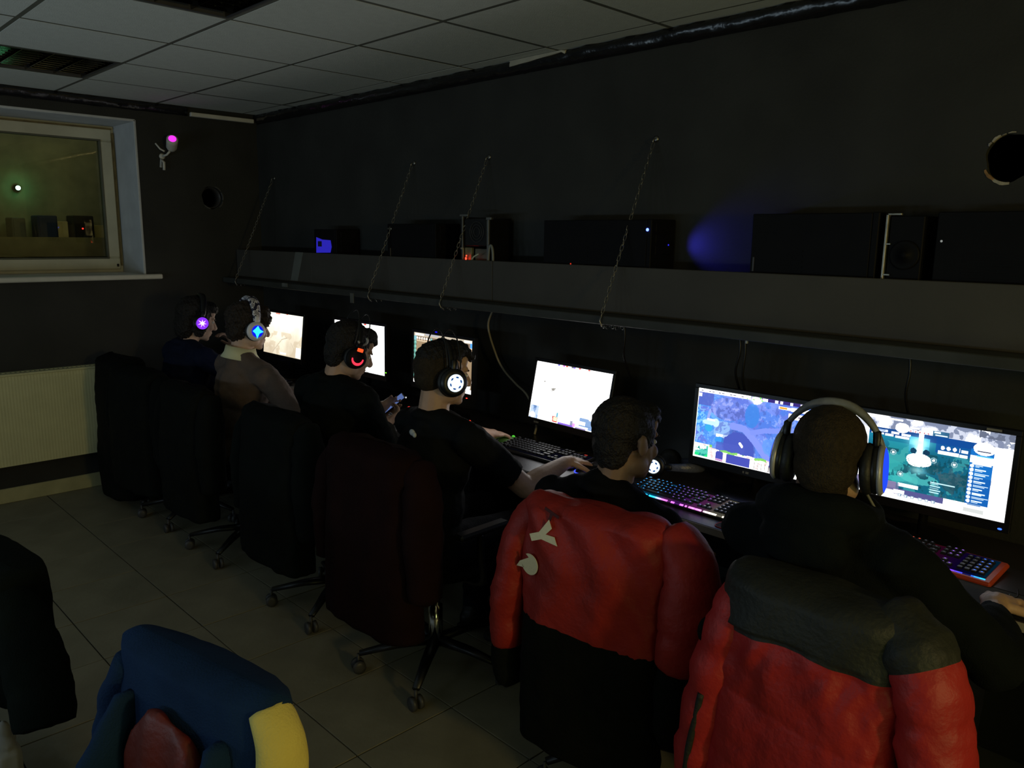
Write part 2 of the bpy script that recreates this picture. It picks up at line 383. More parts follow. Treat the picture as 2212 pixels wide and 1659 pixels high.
tr = nt.nodes.new('ShaderNodeBsdfTransparent'); gl = nt.nodes.new('ShaderNodeBsdfGlossy'); mx = nt.nodes.new('ShaderNodeMixShader'); out = nt.nodes.new('ShaderNodeOutputMaterial'); fr = nt.nodes.new('ShaderNodeFresnel')
fr.inputs[0].default_value = 1.5; tr.inputs[0].default_value = (.86, .9, .84, 1); gl.inputs['Roughness'].default_value = .02
nt.links.new(fr.outputs[0], mx.inputs[0]); nt.links.new(tr.outputs[0], mx.inputs[1]); nt.links.new(gl.outputs[0], mx.inputs[2]); nt.links.new(mx.outputs[0], out.inputs[0])
b = BM(); box(b, (XF - .012, WY0 + .1, 1.48), (XF - .006, WY1 - .1, 2.29)); obj('pane', b, g, wn)
# made-up room: its ledge and boxes stand in for reflections in the pane
XB = -1.45
OLIVE = M('olive_wall_paint', (0.27, 0.27, 0.19), .8)
b = BM(); box(b, (XB - .1, -4.4, .8), (XB, 1.0, 3.0)); struct(obj('wall_beyond', b, OLIVE))
b = BM(); box(b, (XB, -4.4, 2.75), (-.42, 1.0, 2.85)); struct(obj('ceiling_beyond', b, OLIVE))
b = BM(); box(b, (XB, -4.4, .7), (-.42, 1.0, .8)); struct(obj('floor_beyond', b, TILE))
b = BM(); box(b, (XB, .9, .8), (-.42, 1.0, 2.75)); struct(obj('wall_beyond_right', b, OLIVE))
b = BM(); box(b, (XB, -4.4, .8), (-.42, -4.3, 2.75)); struct(obj('wall_beyond_left', b, OLIVE))
t = thing('ledge_shelf', 'broad ledge with a tan front board in the added dim room behind the window pane', 'shelf', (XB, -1.2, 1.5))
b = BM(); box(b, (0.0, -2.0, -.045), (.26, 1.2, -.02)); obj('shelf_board', b, BOARD, t)
b = BM(); box(b, (.24, -2.0, -.17), (.26, 1.2, .125)); obj('front_board', b, M('tan_board', (.26, .23, .13), .7, var=.15), t)
def shelf_box(y0, y1, z1, m, label):
    b = BM(); box(b, (.03, y0, 1.482), (.21, y1, z1), .006)
    box(b, (.208, y0 + .01, 1.50), (.216, y1 - .01, z1 - .015), .003)
    o = obj('storage_box', b, m, None, (XB, 0, 0)); tag(o, label, 'box')
shelf_box(-1.325, -1.235, 1.765, M('grey_green_box', (.10, .11, .09), .6), 'narrow grey green box on the added ledge behind the window, leftmost of the boxes')
shelf_box(-1.155, -1.02, 1.785, M('navy_box', (.014, .03, .085), .6), 'navy blue box on the added ledge behind the window')
shelf_box(-.91, -.765, 1.790, M('black_box', (.008, .007, .007), .6), 'black box with a red light on the added ledge behind the window')
b = BM(); box(b, (.07, -1.005, 1.483), (.12, -.925, 1.745), .004); box(b, (.12, -.965, 1.50), (.124, -.955, 1.735)); o = obj('lit_gap_infill', b, M('lit_gap_cream', (.62, .54, .30), .7), None, (XB, 0, 0)); tag(o, 'cream lit-gap folder standing on the ledge behind the window, between navy and black boxes', 'infill')  # pale infill, paints the lit gap between two boxes
b = BM(); box(b, (.05, -.745, 1.483), (.13, -.655, 1.72), .004); box(b, (.13, -.74, 1.60), (.134, -.66, 1.605)); o = obj('lit_gap_infill', b, M('lit_gap_ochre', (.52, .44, .20), .7), None, (XB, 0, 0)); tag(o, 'ochre lit-gap folder on the ledge behind the window, right of the black box', 'infill')  # ochre infill, paints the lit gap right of the black box
b = BM(); lathe(b, [(.006, 0), (.006, .004), (.003, .006)], 10, (.2155, -.85, 1.692), 'X'); o = obj('red_indicator', b, E('red_dim', (1, .03, .02), 3.0), None, (XB, 0, 0)); tag(o, 'tiny red indicator light on the black box behind the window', 'light')
t = thing('indicator_lamp', 'glowing green white lamp on the added wall behind the window pane', 'lamp', (XB, -1.225, 1.985))
b = BM(); lathe(b, [(.026, 0), (.026, .03), (.014, .05)], 16, (0, 0, 0), 'X'); obj('lamp_body', b, BLK, t)
b = BM(); ell(b, (.055, 0, 0), (.014, .017, .017)); obj('bulb', b, E('green_white', (.55, 1.0, .80), 6.0), t, smooth=True)
l = bpy.data.lights.new('green_lamp_light', 'POINT'); l.energy = .13; l.color = (.1, 1, .35); l.shadow_soft_size = .02; o = bpy.data.objects.new('green_lamp_light', l); COL.objects.link(o); o.location = (XB + .10, -1.225, 1.985)
area('added_room_fill', (-.60, -1.0, 2.66), (XB, -1.0, 1.55), .25, .15, 1.15, (1, .88, .48))  # unseen lamp added to light the ledge and boxes
area('added_room_side_fill', (-.8, -2.6, 2.6), (XB, -1.2, 1.9), .4, .3, .5, (.9, 1, .6))  # second unseen lamp, added to brighten the wall behind the pane

# security camera on the end wall
t = thing('security_camera', 'small white security camera with magenta glowing lens on the black end wall', 'camera', (0, -.665, 2.20))
b = BM(); lathe(b, [(.018, 0), (.020, .006), (.012, .012)], 16, (0, -.02, -.03), 'X'); tube(b, [(.01, -.02, -.03), (.05, -.005, -.02), (.075, .005, .0)], .007, 8); obj('bracket_arm', b, WHITE, t, smooth=True)
b = BM(); lathe(b, [(.026, -.05), (.034, -.03), (.036, .03), (.036, .052), (.030, .056)], 20, (0, 0, 0), 'Z')
o = obj('camera_body', b, WHITE, t, (.10, .012, .045), (0, PI / 2 - .55, -.28), smooth=True)
b = BM(); lathe(b, [(.0, .056), (.024, .0575), (.024, .059), (.0, .062)], 20, (0, 0, 0), 'Z'); obj('lens', b, E('magenta_glow', (1.0, .03, .95), 1.6), o, smooth=True)
b = BM(); tube(b, [(.0, -.03, -.10), (.015, -.03, -.05), (.03, -.02, -.07), (.03, -.022, -.12)], .009, 8); obj('cable_plug', b, WHITE, t, smooth=True)
b = BM(); tube(b, [(.02, -.065, .05), (.03, -.04, .015), (.05, -.02, .0)], .006, 6); obj('antenna', b, WHITE, t, smooth=True)

# radiator under the window
t = thing('radiator', 'cream panel radiator with fine vertical flutes under the window', 'radiator', (0.035, 0, 0))
b = BM(); n = 60; ya, yb, za, zb = -2.35, -1.08, .262, .822; R = []
N_ = 150
for k in range(N_ + 1):
    y = ya + (yb - ya) * k / N_; x = .095 + (.0005 if (k % 2) else 0)
    R.append([b.verts.new((.06, y, za)), b.verts.new((x, y, za)), b.verts.new((x, y, za + .035)), b.verts.new((x, y, zb - .035)), b.verts.new((x - .004, y, zb)), b.verts.new((.06, y, zb))])
for a, c in zip(R, R[1:]):
    for j in range(6): b.faces.new((a[j], a[(j + 1) % 6], c[(j + 1) % 6], c[j]))
b.faces.new(R[0][::-1]); b.faces.new(R[-1]); bmesh.ops.recalc_face_normals(b, faces=b.faces); obj('front_panel', b, RAD, t)
b = BM(); box(b, (.0, ya, za), (.02, yb, zb), .004); obj('rear_panel', b, RAD, t)
b = BM(); box(b, (-.005, ya, zb - .01), (.1, yb, zb + .004), .002)
for k in range(46): box(b, (.028, ya + .03 + k * .026, zb + .003), (.052, ya + .045 + k * .026, zb + .006))
obj('top_grille', b, RAD, t)
for y in (ya + .2, yb - .2):
    b = BM(); box(b, (-.03, y - .015, .35), (.02, y + .015, .8)); obj('wall_bracket', b, WHITE, t)
b = BM(); tube(b, [(.05, yb - .01, .30), (.05, yb + .05, .30), (.05, yb + .06, .25), (.05, yb + .06, .0)], .011, 10); obj('pipe', b, RAD, t, smooth=True)

# recessed mirror-louvre luminaires
def luminaire(x, y, label):
    t = thing('ceiling_luminaire', label, 'ceiling light', (x, y, HC))
    b = BM(); a = .288
    for lo, hi in (((-a, -a, .0), (-a + .012, a, .09)), ((a - .012, -a, .0), (a, a, .09)), ((-a + .012, -a, .0), (a - .012, -a + .012, .09)), ((-a + .012, a - .012, .0), (a - .012, a, .09)), ((-a, -a, .085), (a, a, .09))): box(b, lo, hi)
    obj('housing', b, DGREY, t)
    MIR = M('mirror_louvre', (.22, .22, .22), .07, 1.0, var=.02)
    for k in range(5):
        yy = -a + .016 + k * (2 * a - .032) / 4; b = BM(); n = 5; R = []
        for q in range(n + 1):
            z = q / n * .055; hw = .014 * (1 - q / n) ** 1.6 + .001
            R.append([b.verts.new((sx, sy * hw, .056 - z)) for sx in (-a + .014, a - .014) for sy in (-1, 1)])
        R = [[r[0], r[1], r[3], r[2]] for r in R]
        for p, q in zip(R, R[1:]):
            for j in range(4): b.faces.new((p[j], p[(j + 1) % 4], q[(j + 1) % 4], q[j]))
        b.faces.new(R[0]); b.faces.new(R[-1][::-1]); bmesh.ops.recalc_face_normals(b, faces=b.faces)
        obj('louvre_blade', b, MIR, t, (0, yy, .001))
    w4 = (2 * a - .032) / 4
    b = BM()
    for k in range(9):
        xx = -a + .06 + k * (2 * a - .12) / 8; v = [b.verts.new(p) for p in ((xx - .0015, 0, .006), (xx + .0015, 0, .006), (xx + .006, 0, .05), (xx - .006, 0, .05), (xx - .0015, w4 - .03, .006), (xx + .0015, w4 - .03, .006), (xx + .006, w4 - .03, .05), (xx - .006, w4 - .03, .05))]
        for q in ((0, 1, 2, 3), (7, 6, 5, 4), (0, 4, 5, 1), (1, 5, 6, 2), (2, 6, 7, 3), (3, 7, 4, 0)): b.faces.new([v[i] for i in q])
    cm = to_mesh('cross_louvre', b, MIR)
    for k in range(4): link('cross_louvre', cm, t, (0, -a + .031 + k * w4, .001))
    b = BM(); lathe(b, [(.004, -a + .02), (.008, -a + .03), (.008, a - .03), (.004, a - .02)], 10, (0, 0, 0), 'X'); tmh = to_mesh('lamp_tube', b, WHITE, True)
    for k in range(4): link('lamp_tube', tmh, t, (0, -a + .016 + (k + .5) * w4, .068))
luminaire(gx - 3 * .6 + .3, gy - 2.5 * .6, 'square ceiling luminaire with mirror louvres, switched off, the one nearer the window')
luminaire(gx + .3, gy - 2.5 * .6, 'square ceiling luminaire with mirror louvres at the top edge, mirroring the screens')
# ================================================================== LONG WALL FITTINGS
# wall shelf with a fascia
SH = thing('hanging_shelf', 'long dark shelf with a board fascia hung on chains along the black wall', 'shelf', (0, 0, 0))
b = BM(); box(b, (0.02, -.318, 1.326), (7.6, -.004, 1.362), .003); obj('shelf_board', b, BOARD2, SH)
for x0, x1 in ((.02, 1.06), (1.063, 2.740), (2.743, 5.30), (5.303, 7.6)):
    b = BM(); box(b, (x0, -.206, 1.362), (x1, -.190, 1.557), .002); obj('fascia_board', b, BOARD, SH)
b = BM(); box(b, (.02, -.190, 1.362), (7.6, -.176, 1.40)); obj('fascia_batten', b, BLKM, SH)
b = BM(); v = [b.verts.new(p) for p in ((.792, -.2075, 1.372), (.882, -.2075, 1.372), (.964, -.2075, 1.5575), (.866, -.2075, 1.5575))]
r = bmesh.ops.extrude_face_region(b, geom=[b.faces.new(v)]); bmesh.ops.translate(b, verts=[q for q in r['geom'] if isinstance(q, bmesh.types.BMVert)], vec=(0, .0014, 0)); bmesh.ops.recalc_face_normals(b, faces=b.faces)
obj('tape_strip', b, TAPE, SH)
b = BM(); box(b, (.885, -.3215, 1.340), (.955, -.3185, 1.3635)); obj('tape_strip', b, TAPE, SH)
b = BM(); box(b, (1.672, -.322, 1.290), (1.706, -.318, 1.345)); obj('tape_strip', b, TAPE, SH)
# chains
def ring_mesh(name, a, c, r, seg=10, cs=5):
    b = BM(); rg = []
    for k in range(seg):
        t = 2 * PI * k / seg; ct, st = math.cos(t), math.sin(t)
        p = V((c * (abs(ct) ** .8) * (1 if ct > 0 else -1), 0, a * (abs(st) ** .8) * (1 if st > 0 else -1))); n = V((ct, 0, st))
        rg.append([b.verts.new(p + n * (r * math.cos(2 * PI * j / cs)) + V((0, r * math.sin(2 * PI * j / cs), 0))) for j in range(cs)])
    for k in range(seg):
        A, B_ = rg[k], rg[(k + 1) % seg]
        for j in range(cs): b.faces.new((A[j], B_[j], B_[(j + 1) % cs], A[(j + 1) % cs]))
    bmesh.ops.recalc_face_normals(b, faces=b.faces)
    return to_mesh(name, b, STEEL, True)
LK = ring_mesh('chain_link', .0148, .0060, .0015)
def chain(x, zt, label):
    t = thing('shelf_chain', label, 'chain', (x, 0, zt), group='chains holding the wall shelf')
    b = BM(); lathe(b, [(.013, -.001), (.013, -.004), (.006, -.007)], 14, (0, 0, .006), 'Y'); tube(b, [(0, -.004, .006), (0, -.02, .004), (0, -.024, -.006), (0, -.018, -.014)], .003, 6); obj('wall_hook', b, STEEL, t, smooth=True)
    P0, P1 = V((0, -.02, -.014)), V((0, -.326, 1.352 - zt)); n = 34; L = (P1 - P0).length; pitch = L / n
    d = (P1 - P0).normalized(); q = d.to_track_quat('Z', 'X')
    rr = random.Random(int(x * 100))
    for k in range(n):
        o = link('chain_link', LK, t, P0 + d * pitch * (k + .5)); o.rotation_mode = 'QUATERNION'
        from mathutils import Quaternion
        o.rotation_quaternion = q @ Quaternion((0, 0, 1), (PI / 2 if k % 2 else 0) + .55 + rr.uniform(-.3, .3)); o.scale = (1, 1, pitch / .0215)
    for k in range(5):                                               # tail wrapped under the board
        o = link('chain_link', LK, t, (.012 + .021 * k, -.323 + .004 * k, 1.320 - zt - .002 * (k % 2))); o.rotation_euler = (PI / 2 if k % 2 else .6, PI / 2, 0.1)
    b = BM(); tube(b, [(0, -.326, 1.360 - zt), (-.002, -.329, 1.340 - zt), (.006, -.325, 1.321 - zt), (.012, -.31, 1.320 - zt)], .003, 6); obj('shelf_hook', b, STEEL, t, smooth=True)
chain(.238, 2.052, 'thin steel chain holding the shelf, nearest to the end wall')
chain(1.863, 2.068, 'thin steel chain holding the shelf, second from the end wall')
chain(2.489, 2.064, 'thin steel chain holding the shelf, in front of the open computer case')
chain(3.52, 2.076, 'thin steel chain holding the shelf, above the bright white screen at middle right')
# computer cases on the shelf
ZS = 1.362
def pc_case(x0, x1, zt, label, led=None, ledside=False, window=None, mat=None, y0=-.172, y1=-.006, silver=False):
    t = thing('computer_case', label, 'computer', (x0, y0, ZS)); W = x1 - x0; D = y1 - y0; H = zt - ZS; m = mat or BLKM
    b = BM(); box(b, (.004, .006, .012), (W - .004, D, H - .002), .003); obj('case_body', b, m, t)
    b = BM(); box(b, (.0, .0, .010), (W - .016, .008, H), .003)
    for k in range(6): box(b, (W * .15, -.0015, H * .45 + k * .018), (W * .45, .001, H * .45 + k * .018 + .007))
    obj('side_panel', b, m, t)
    b = BM(); box(b, (W - .016, -.001, .008), (W + .006, D + .001, H + .002), .003)
    for k in range(3): box(b, (W + .004, .03, H - .05 - k * .045), (W + .0075, D - .03, H - .013 - k * .045), .002)
    obj('front_panel', b, BLKM, t)
    for px in (.03, W - .05):
        b = BM(); box(b, (px, .02, 0), (px + .02, D - .02, .012), .002); obj('case_foot', b, BLK, t)
    return t, W, D, H
t, W, D, H = pc_case(1.045, 1.30, 1.703, 'dark computer case with a blue lit lower side window on the shelf')
b = BM(); v = [b.verts.new(p) for p in ((.025, -.001, .196), (.19, -.001, .200), (.205, -.001, .235), (.195, -.001, .275), (.10, -.001, .278), (.03, -.001, .292))]
b.faces.new(v); r = bmesh.ops.extrude_face_region(b, geom=b.faces[:]); bmesh.ops.translate(b, verts=[q for q in r['geom'] if isinstance(q, bmesh.types.BMVert)], vec=(0, -.0015, 0)); bmesh.ops.recalc_face_normals(b, faces=b.faces)
obj('lit_side_window', b, E('blue_window', (.022, .018, .42), 1.0), t)
b = BM(); box(b, (.05, -.005, .235), (.095, -.0026, .268), .001); obj('window_component', b, M('blue_dark', (.02, .02, .08), .5), t)
t, W, D, H = pc_case(1.835, 2.26, 1.735, 'black computer case with a small bright catch on its top corner, behind the second chain')
b = BM(); box(b, (.012, -.008, H - .032), (.048, -.001, H - .022), .002); box(b, (.03, -.005, .10), (.035, -.001, .24)); obj('steel_catch', b, ALU, t)
# open case seen from its back
t = thing('computer_case', 'open bare metal computer case with a red light inside, behind the third chain', 'computer', (2.476, -.174, ZS))
b = BM()
for lo, hi in (((0, 0, .01), (.010, .010, .415)), ((.188, 0, .01), (.202, .010, .395)), ((-.012, -.003, .408), (.05, .01, .418)), ((.185, -.003, .390), (.222, .012, .402)), ((-.008, -.004, .245), (.004, .01, .255))): box(b, lo, hi, .001)
obj('metal_frame', b, ALU, t)
b = BM()
for lo, hi in (((.002, .012, .0), (.009, .165, .405)), ((.189, .012, .0), (.200, .165, .390)), ((.009, .15, .0), (.189, .165, .40)), ((.002, .004, .0), (.2, .15, .012))): box(b, lo, hi, .001)
obj('case_body', b, BLKM, t)
b = BM(); box(b, (.020, .004, .262), (.182, .14, .398), .004); ps = obj('power_supply', b, BLK, t)
b = BM()
for r_ in (.022, .036, .050):
    pts = [(.115 + r_ * math.cos(a), -.001, .332 + r_ * math.sin(a)) for a in [2 * PI * k / 20 for k in range(21)]]; tube(b, pts, .0014, 5, cap=False)
obj('fan_grille', b, DGREY, ps)
b = BM(); box(b, (.012, .012, .085), (.062, .03, .255), .002); obj('connector_plate', b, M('tarnished_brass_plate', (.30, .28, .16), .45, .7, var=.3, scale=30), t)
b = BM(); box(b, (.07, .03, .06), (.186, .034, .25), .001); obj('rear_plate', b, M('tarnished_steel_plate', (.16, .16, .12), .5, .6, var=.3, scale=12), t)
b = BM(); tube(b, spline([(.13, .0, .225), (.10, -.012, .205), (.082, -.012, .165), (.079, -.01, .10)], 6), .004, 7); obj('inner_cable', b, M('pale_cable', (.5, .52, .42), .4), t, smooth=True)
b = BM(); ell(b, (.036, -.002, .200), (.0052, .004, .0075)); ell(b, (.040, -.002, .214), (.004, .003, .004)); obj('red_light', b, E('red_led', (1, .035, .015), 5), t, smooth=True)
b = BM(); tube(b, spline([(2.692, -.172, 1.37), (2.682, -.178, 1.52), (2.686, -.178, 1.605), (2.699, -.178, 1.630), (2.713, -.178, 1.60), (2.716, -.178, 1.50), (2.708, -.172, 1.37)], 7), .0065, 7)
tag(obj('cable_loop', b, M('grey_cable', (.20, .21, .19), .5), smooth=True), 'loop of grey cable standing beside the open computer case on the shelf', 'cable')
t, W, D, H = pc_case(3.045, 3.635, 1.748, 'long black computer case with a bright blue power light at its right end')
b = BM(); ell(b, (W - .012, -.003, H - .040), (.0065, .003, .0065)); obj('power_light', b, E('blue_led', (.06, .10, 1.0), 9), t, smooth=True)
b = BM(); ell(b, (.17, -.002, .197), (.0035, .002, .003)); obj('disk_light', b, E('red_dim2', (1, .05, .02), .8), t, smooth=True)
b = BM(); lathe(b, [(.003, .0), (.003, .002), (.0015, .003)], 10, (W + .006, .12, H - .10), 'X'); obj('front_light', b, E('blue_led2', (.03, .03, 1.0), 1.0), t, smooth=True)
l = bpy.data.lights.new('case_blue_light', 'SPOT'); l.energy = 2.2; l.color = (.07, .06, 1.0); l.spot_size = 1.5; l.spot_blend = 1; l.shadow_soft_size = .01
o = bpy.data.objects.new('case_blue_light', l); COL.objects.link(o); o.location = (3.652, -.075, 1.648); o.rotation_euler = V((.9, .30, .05)).to_track_quat('-Z', 'Y').to_euler()
t, W, D, H = pc_case(4.083, 4.525, 1.765, 'plain black computer case between the blue wall glow and the silver edged case')
b = BM(); box(b, (.012, -.003, .20), (.018, 0, .25)); obj('edge_clip', b, DGREY, t)
t = thing('computer_case', 'computer case with a thin silver edge, right part of the shelf', 'computer', (4.553, -.176, ZS))
b = BM(); box(b, (.012, .006, .01), (.115, .165, .392), .003); obj('case_body', b, BLKM, t)
b = BM(); box(b, (0, -.001, .008), (.007, .02, .400), .001); box(b, (0, -.001, .394), (.046, .012, .400), .001); box(b, (.008, -.0015, .205), (.026, .004, .209)); box(b, (.008, -.0015, .302), (.020, .004, .306)); obj('silver_edge', b, M('dull_silver', (.40, .39, .33), .5, .8, var=.35, scale=18), t)
b = BM(); lathe(b, [(.046, .0), (.046, -.004), (.040, -.005), (.012, -.003), (.012, -.006), (.0, -.006)], 24, (.065, .004, .27), 'Y'); obj('rear_fan', b, BLKM, t, smooth=True)
t, W, D, H = pc_case(4.705, 5.25, 1.765, 'black computer case with a tiny white light at the right end of the shelf')
b = BM(); ell(b, (.018, -.003, H - .088), (.0035, .002, .0035)); obj('white_light', b, E('white_led', (.7, .75, .7), .35), t, smooth=True)
# ------------------------------------------------------------------ desk
ZD = .735; YD = -.605
t = thing('computer_desk', 'long dark worktop with a grey front edge along the whole black wall', 'desk', (0, 0, 0))
b = BM(); box(b, (.03, YD, ZD - .028), (7.6, -.006, ZD), .002); obj('worktop', b, DESK, t)
b = BM(); box(b, (.03, YD - .004, ZD - .026), (7.6, YD - .0005, ZD - .001), .001); obj('edge_band', b, DEDGE, t)
for x in (.06, 1.27, 2.12, 2.98, 3.80, 4.58, 5.5, 6.6):
    b = BM(); box(b, (x, -.56, .004), (x + .022, -.03, ZD - .029), .002); obj('leg_panel', b, BLKM, t)
b = BM(); box(b, (.09, -.06, .35), (7.5, -.042, ZD - .03), .002); obj('back_rail', b, BLKM, t)
# ------------------------------------------------------------------ screens
def srgb(a): return np.where(a <= .04045, a / 12.92, ((a + .055) / 1.055) ** 2.4)
class Pic:
    def __init__(s, nx, ny, col):
        s.nx, s.ny = nx, ny; s.a = np.zeros((ny, nx, 3)); s.a[:] = np.array(col) / 255.0
        s.g = np.ones((ny, nx)); s.u, s.v = np.meshgrid((np.arange(nx) + .5) / nx, (np.arange(ny) + .5) / ny)   # v = 0 at the top
    def put(s, m, col, g=1.0, k=1.0):
        m = m.astype(float) * k; s.a = s.a * (1 - m[..., None]) + np.array(col) / 255.0 * m[..., None]; s.g = s.g * (1 - m) + g * m
    def rect(s, x0, y0, x1, y1, col, g=1.0, k=1.0): s.put((s.u >= x0) & (s.u <= x1) & (s.v >= y0) & (s.v <= y1), col, g, k)
    def oval(s, x, y, rx, ry, col, g=1.0, k=1.0): s.put(((s.u - x) / rx) ** 2 + ((s.v - y) / ry) ** 2 < 1, col, g, k)
    def soft(s, x, y, rx, ry, col, g=1.0, k=1.0): s.put(np.exp(-(((s.u - x) / rx) ** 2 + ((s.v - y) / ry) ** 2)), col, g, k)
    def line(s, pts, wd, col, g=1.0):
        for (x0, y0), (x1, y1) in zip(pts, pts[1:]):
            dx, dy = x1 - x0, (y1 - y0) * .5625; px, py = s.u - x0, (s.v - y0) * .5625
            t = np.clip((px * dx + py * dy) / (dx * dx + dy * dy + 1e-9), 0, 1); s.put((px - t * dx) ** 2 + (py - t * dy) ** 2 < wd * wd, col, g)
    def noise(s, f, seed, aniso=1.0):
        r = np.random.RandomState(seed); out = np.zeros_like(s.u); amp = 1.0; tot = 0
        for o in range(4):
            n = int(f * 2 ** o) + 2; m = max(2, int(n * .5625 * aniso)) + 1; gr = r.rand(m + 1, n + 1)
            x = s.u * (n - 1); y = s.v * (m - 1); xi, yi = x.astype(int), y.astype(int); fx_, fy_ = x - xi, y - yi
            fx_ = fx_ * fx_ * (3 - 2 * fx_); fy_ = fy_ * fy_ * (3 - 2 * fy_)
            out += amp * ((gr[yi, xi] * (1 - fx_) + gr[yi, xi + 1] * fx_) * (1 - fy_) + (gr[yi + 1, xi] * (1 - fx_) + gr[yi + 1, xi + 1] * fx_) * fy_); tot += amp; amp *= .5
        return out / tot
    def final(s): return srgb(np.clip(s.a, 0, 1)) * s.g[..., None]
def color_grid(name, cols, P, mat):
    # cols (ny, nx, 3), row 0 on top; P(u, v) -> co
    ny, nx = cols.shape[:2]
    uu = np.linspace(0, 1, nx + 1); vv = np.linspace(0, 1, ny + 1); U2, V2 = np.meshgrid(uu, vv)
    co = P(U2.ravel(), V2.ravel())
    me = bpy.data.meshes.new(name)
    i = np.arange(ny)[:, None] * (nx + 1) + np.arange(nx)[None, :]
    q = np.stack([i + nx + 1, i + nx + 2, i + 1, i], -1).reshape(-1, 4)
    me.vertices.add(len(co)); me.vertices.foreach_set('co', co.ravel())
    me.loops.add(q.size); me.loops.foreach_set('vertex_index', q.ravel())
    me.polygons.add(len(q)); me.polygons.foreach_set('loop_start', np.arange(0, q.size, 4)); me.polygons.foreach_set('loop_total', np.full(len(q), 4))
    me.update(calc_edges=True)
    ca = me.color_attributes.new('Col', 'FLOAT_COLOR', 'CORNER')
    c4 = np.ones((len(q), 4, 4)); c4[:, :, :3] = cols.reshape(-1, 1, 3); ca.data.foreach_set('color', c4.ravel())
    me.materials.append(mat); me.validate(); return me
def pic_cream():
    p = Pic(128, 72, (250, 246, 226)); p.g[:] = 1.5
    n = p.noise(5, 1); p.put(np.clip(p.v * 1.25 - .25 + (n - .5) * .8, 0, 1), (232, 216, 188), 1.0)
    n = p.noise(9, 5); p.put((n > .60) & (p.v > .45), (224, 204, 172), 1.0, .55)
    p.line([(.25, .95), (.48, .62), (.62, .56)], .006, (216, 200, 174)); p.line([(.9, .95), (.72, .66)], .005, (222, 206, 180))
    p.rect(.28, .0, .40, .022, (250, 150, 130), 1.1); p.rect(.56, .0, .60, .018, (250, 90, 70), 1.1)
    p.rect(.86, .75, .985, .985, (255, 255, 252), 1.8); p.rect(.45, .935, .60, .97, (250, 244, 232), 1.3)
    for k in range(5): p.oval(.46 + .035 * k, .94, .011, .018, (255, 252, 240), 1.6)
    return p.final()
def pic_white():
    p = Pic(128, 72, (255, 255, 255)); p.g[:] = 2.6
    n = p.noise(9, 4); m = np.clip(1 - ((p.u - .60) / .22) ** 2 - ((p.v - 1.0) / .42) ** 2, 0, 1)
    p.put((n > .52) & (m > .15), (196, 194, 190), .85, .75); p.put((n > .60) & (m > .35), (120, 118, 112), .9, .7)
    p.rect(.0, .965, .30, 1.0, (90, 120, 255), 1.0); p.rect(.30, .95, .42, 1.0, (170, 190, 255), 1.1)
    for x, c in ((.16, (255, 60, 60)), (.25, (90, 90, 255)), (.31, (255, 190, 60)), (.60, (255, 90, 80))): p.rect(x, 0, x + .05, .028, c, 1.0)
    return p.final()
def pic_brown():
    p = Pic(160, 90, (176, 150, 118)); n = p.noise(3, 2); p.put(np.clip(p.v * .7 + (n - .5) * .3, 0, 1), (158, 134, 104))
    p.rect(0, 0, 1, .062, (214, 200, 178), 1.0); p.rect(.02, .010, .18, .052, (250, 248, 240), 1.3); p.rect(.86, .012, .99, .05, (250, 248, 236), 1.2); p.rect(.2, .0, .44, .03, (196, 196, 204))
    p.rect(.0, .062, 1, .15, (146, 124, 104)); p.rect(.03, .15, .45, .172, (238, 218, 184)); p.rect(.51, .15, 1, .172, (238, 218, 184))
    p.oval(.48, .158, .035, .03, (176, 140, 110)); p.line([(.40, .20), (.46, .17), (.50, .22)], .006, (226, 206, 190)); p.line([(.46, .16), (.52, .20), (.58, .19)], .006, (150, 90, 76))
    for k in range(7): p.oval(.060 + .042 * k, .108, .015, .032, (250, 246, 236) if k < 6 else (120, 200, 206), 1.2); p.oval(.060 + .042 * k, .132, .009, .010, (230, 190, 150))
    p.rect(0, .15, .046, .92, (90, 96, 90))
    for k in range(9): p.oval(.022, .20 + .083 * k, .021, .046, (112, 186, 172)); p.oval(.030, .19 + .083 * k, .009, .026, (166, 226, 212))
    p.rect(0, .93, .046, 1, (255, 255, 250), 2.0); p.rect(0, .07, .046, .15, (150, 210, 220))
    p.rect(.965, .06, 1, .14, (90, 170, 255), 1.2)
    n = p.noise(14, 8)
    for x, y, rx, ry in ((.78, .72, .09, .13), (.84, .62, .06, .08), (.86, .80, .12, .10), (.92, .86, .06, .10), (.72, .66, .035, .05)): p.put((((p.u - x) / rx) ** 2 + ((p.v - y) / ry) ** 2 + (n - .5) * 1.6) < .8, (236, 252, 248), 1.5)
    p.put((n > .60) & (p.u > .76) & (p.v > .7), (130, 206, 200), 1.0); p.rect(.55, .92, 1, 1, (255, 255, 252), 2.2)
    return p.final()
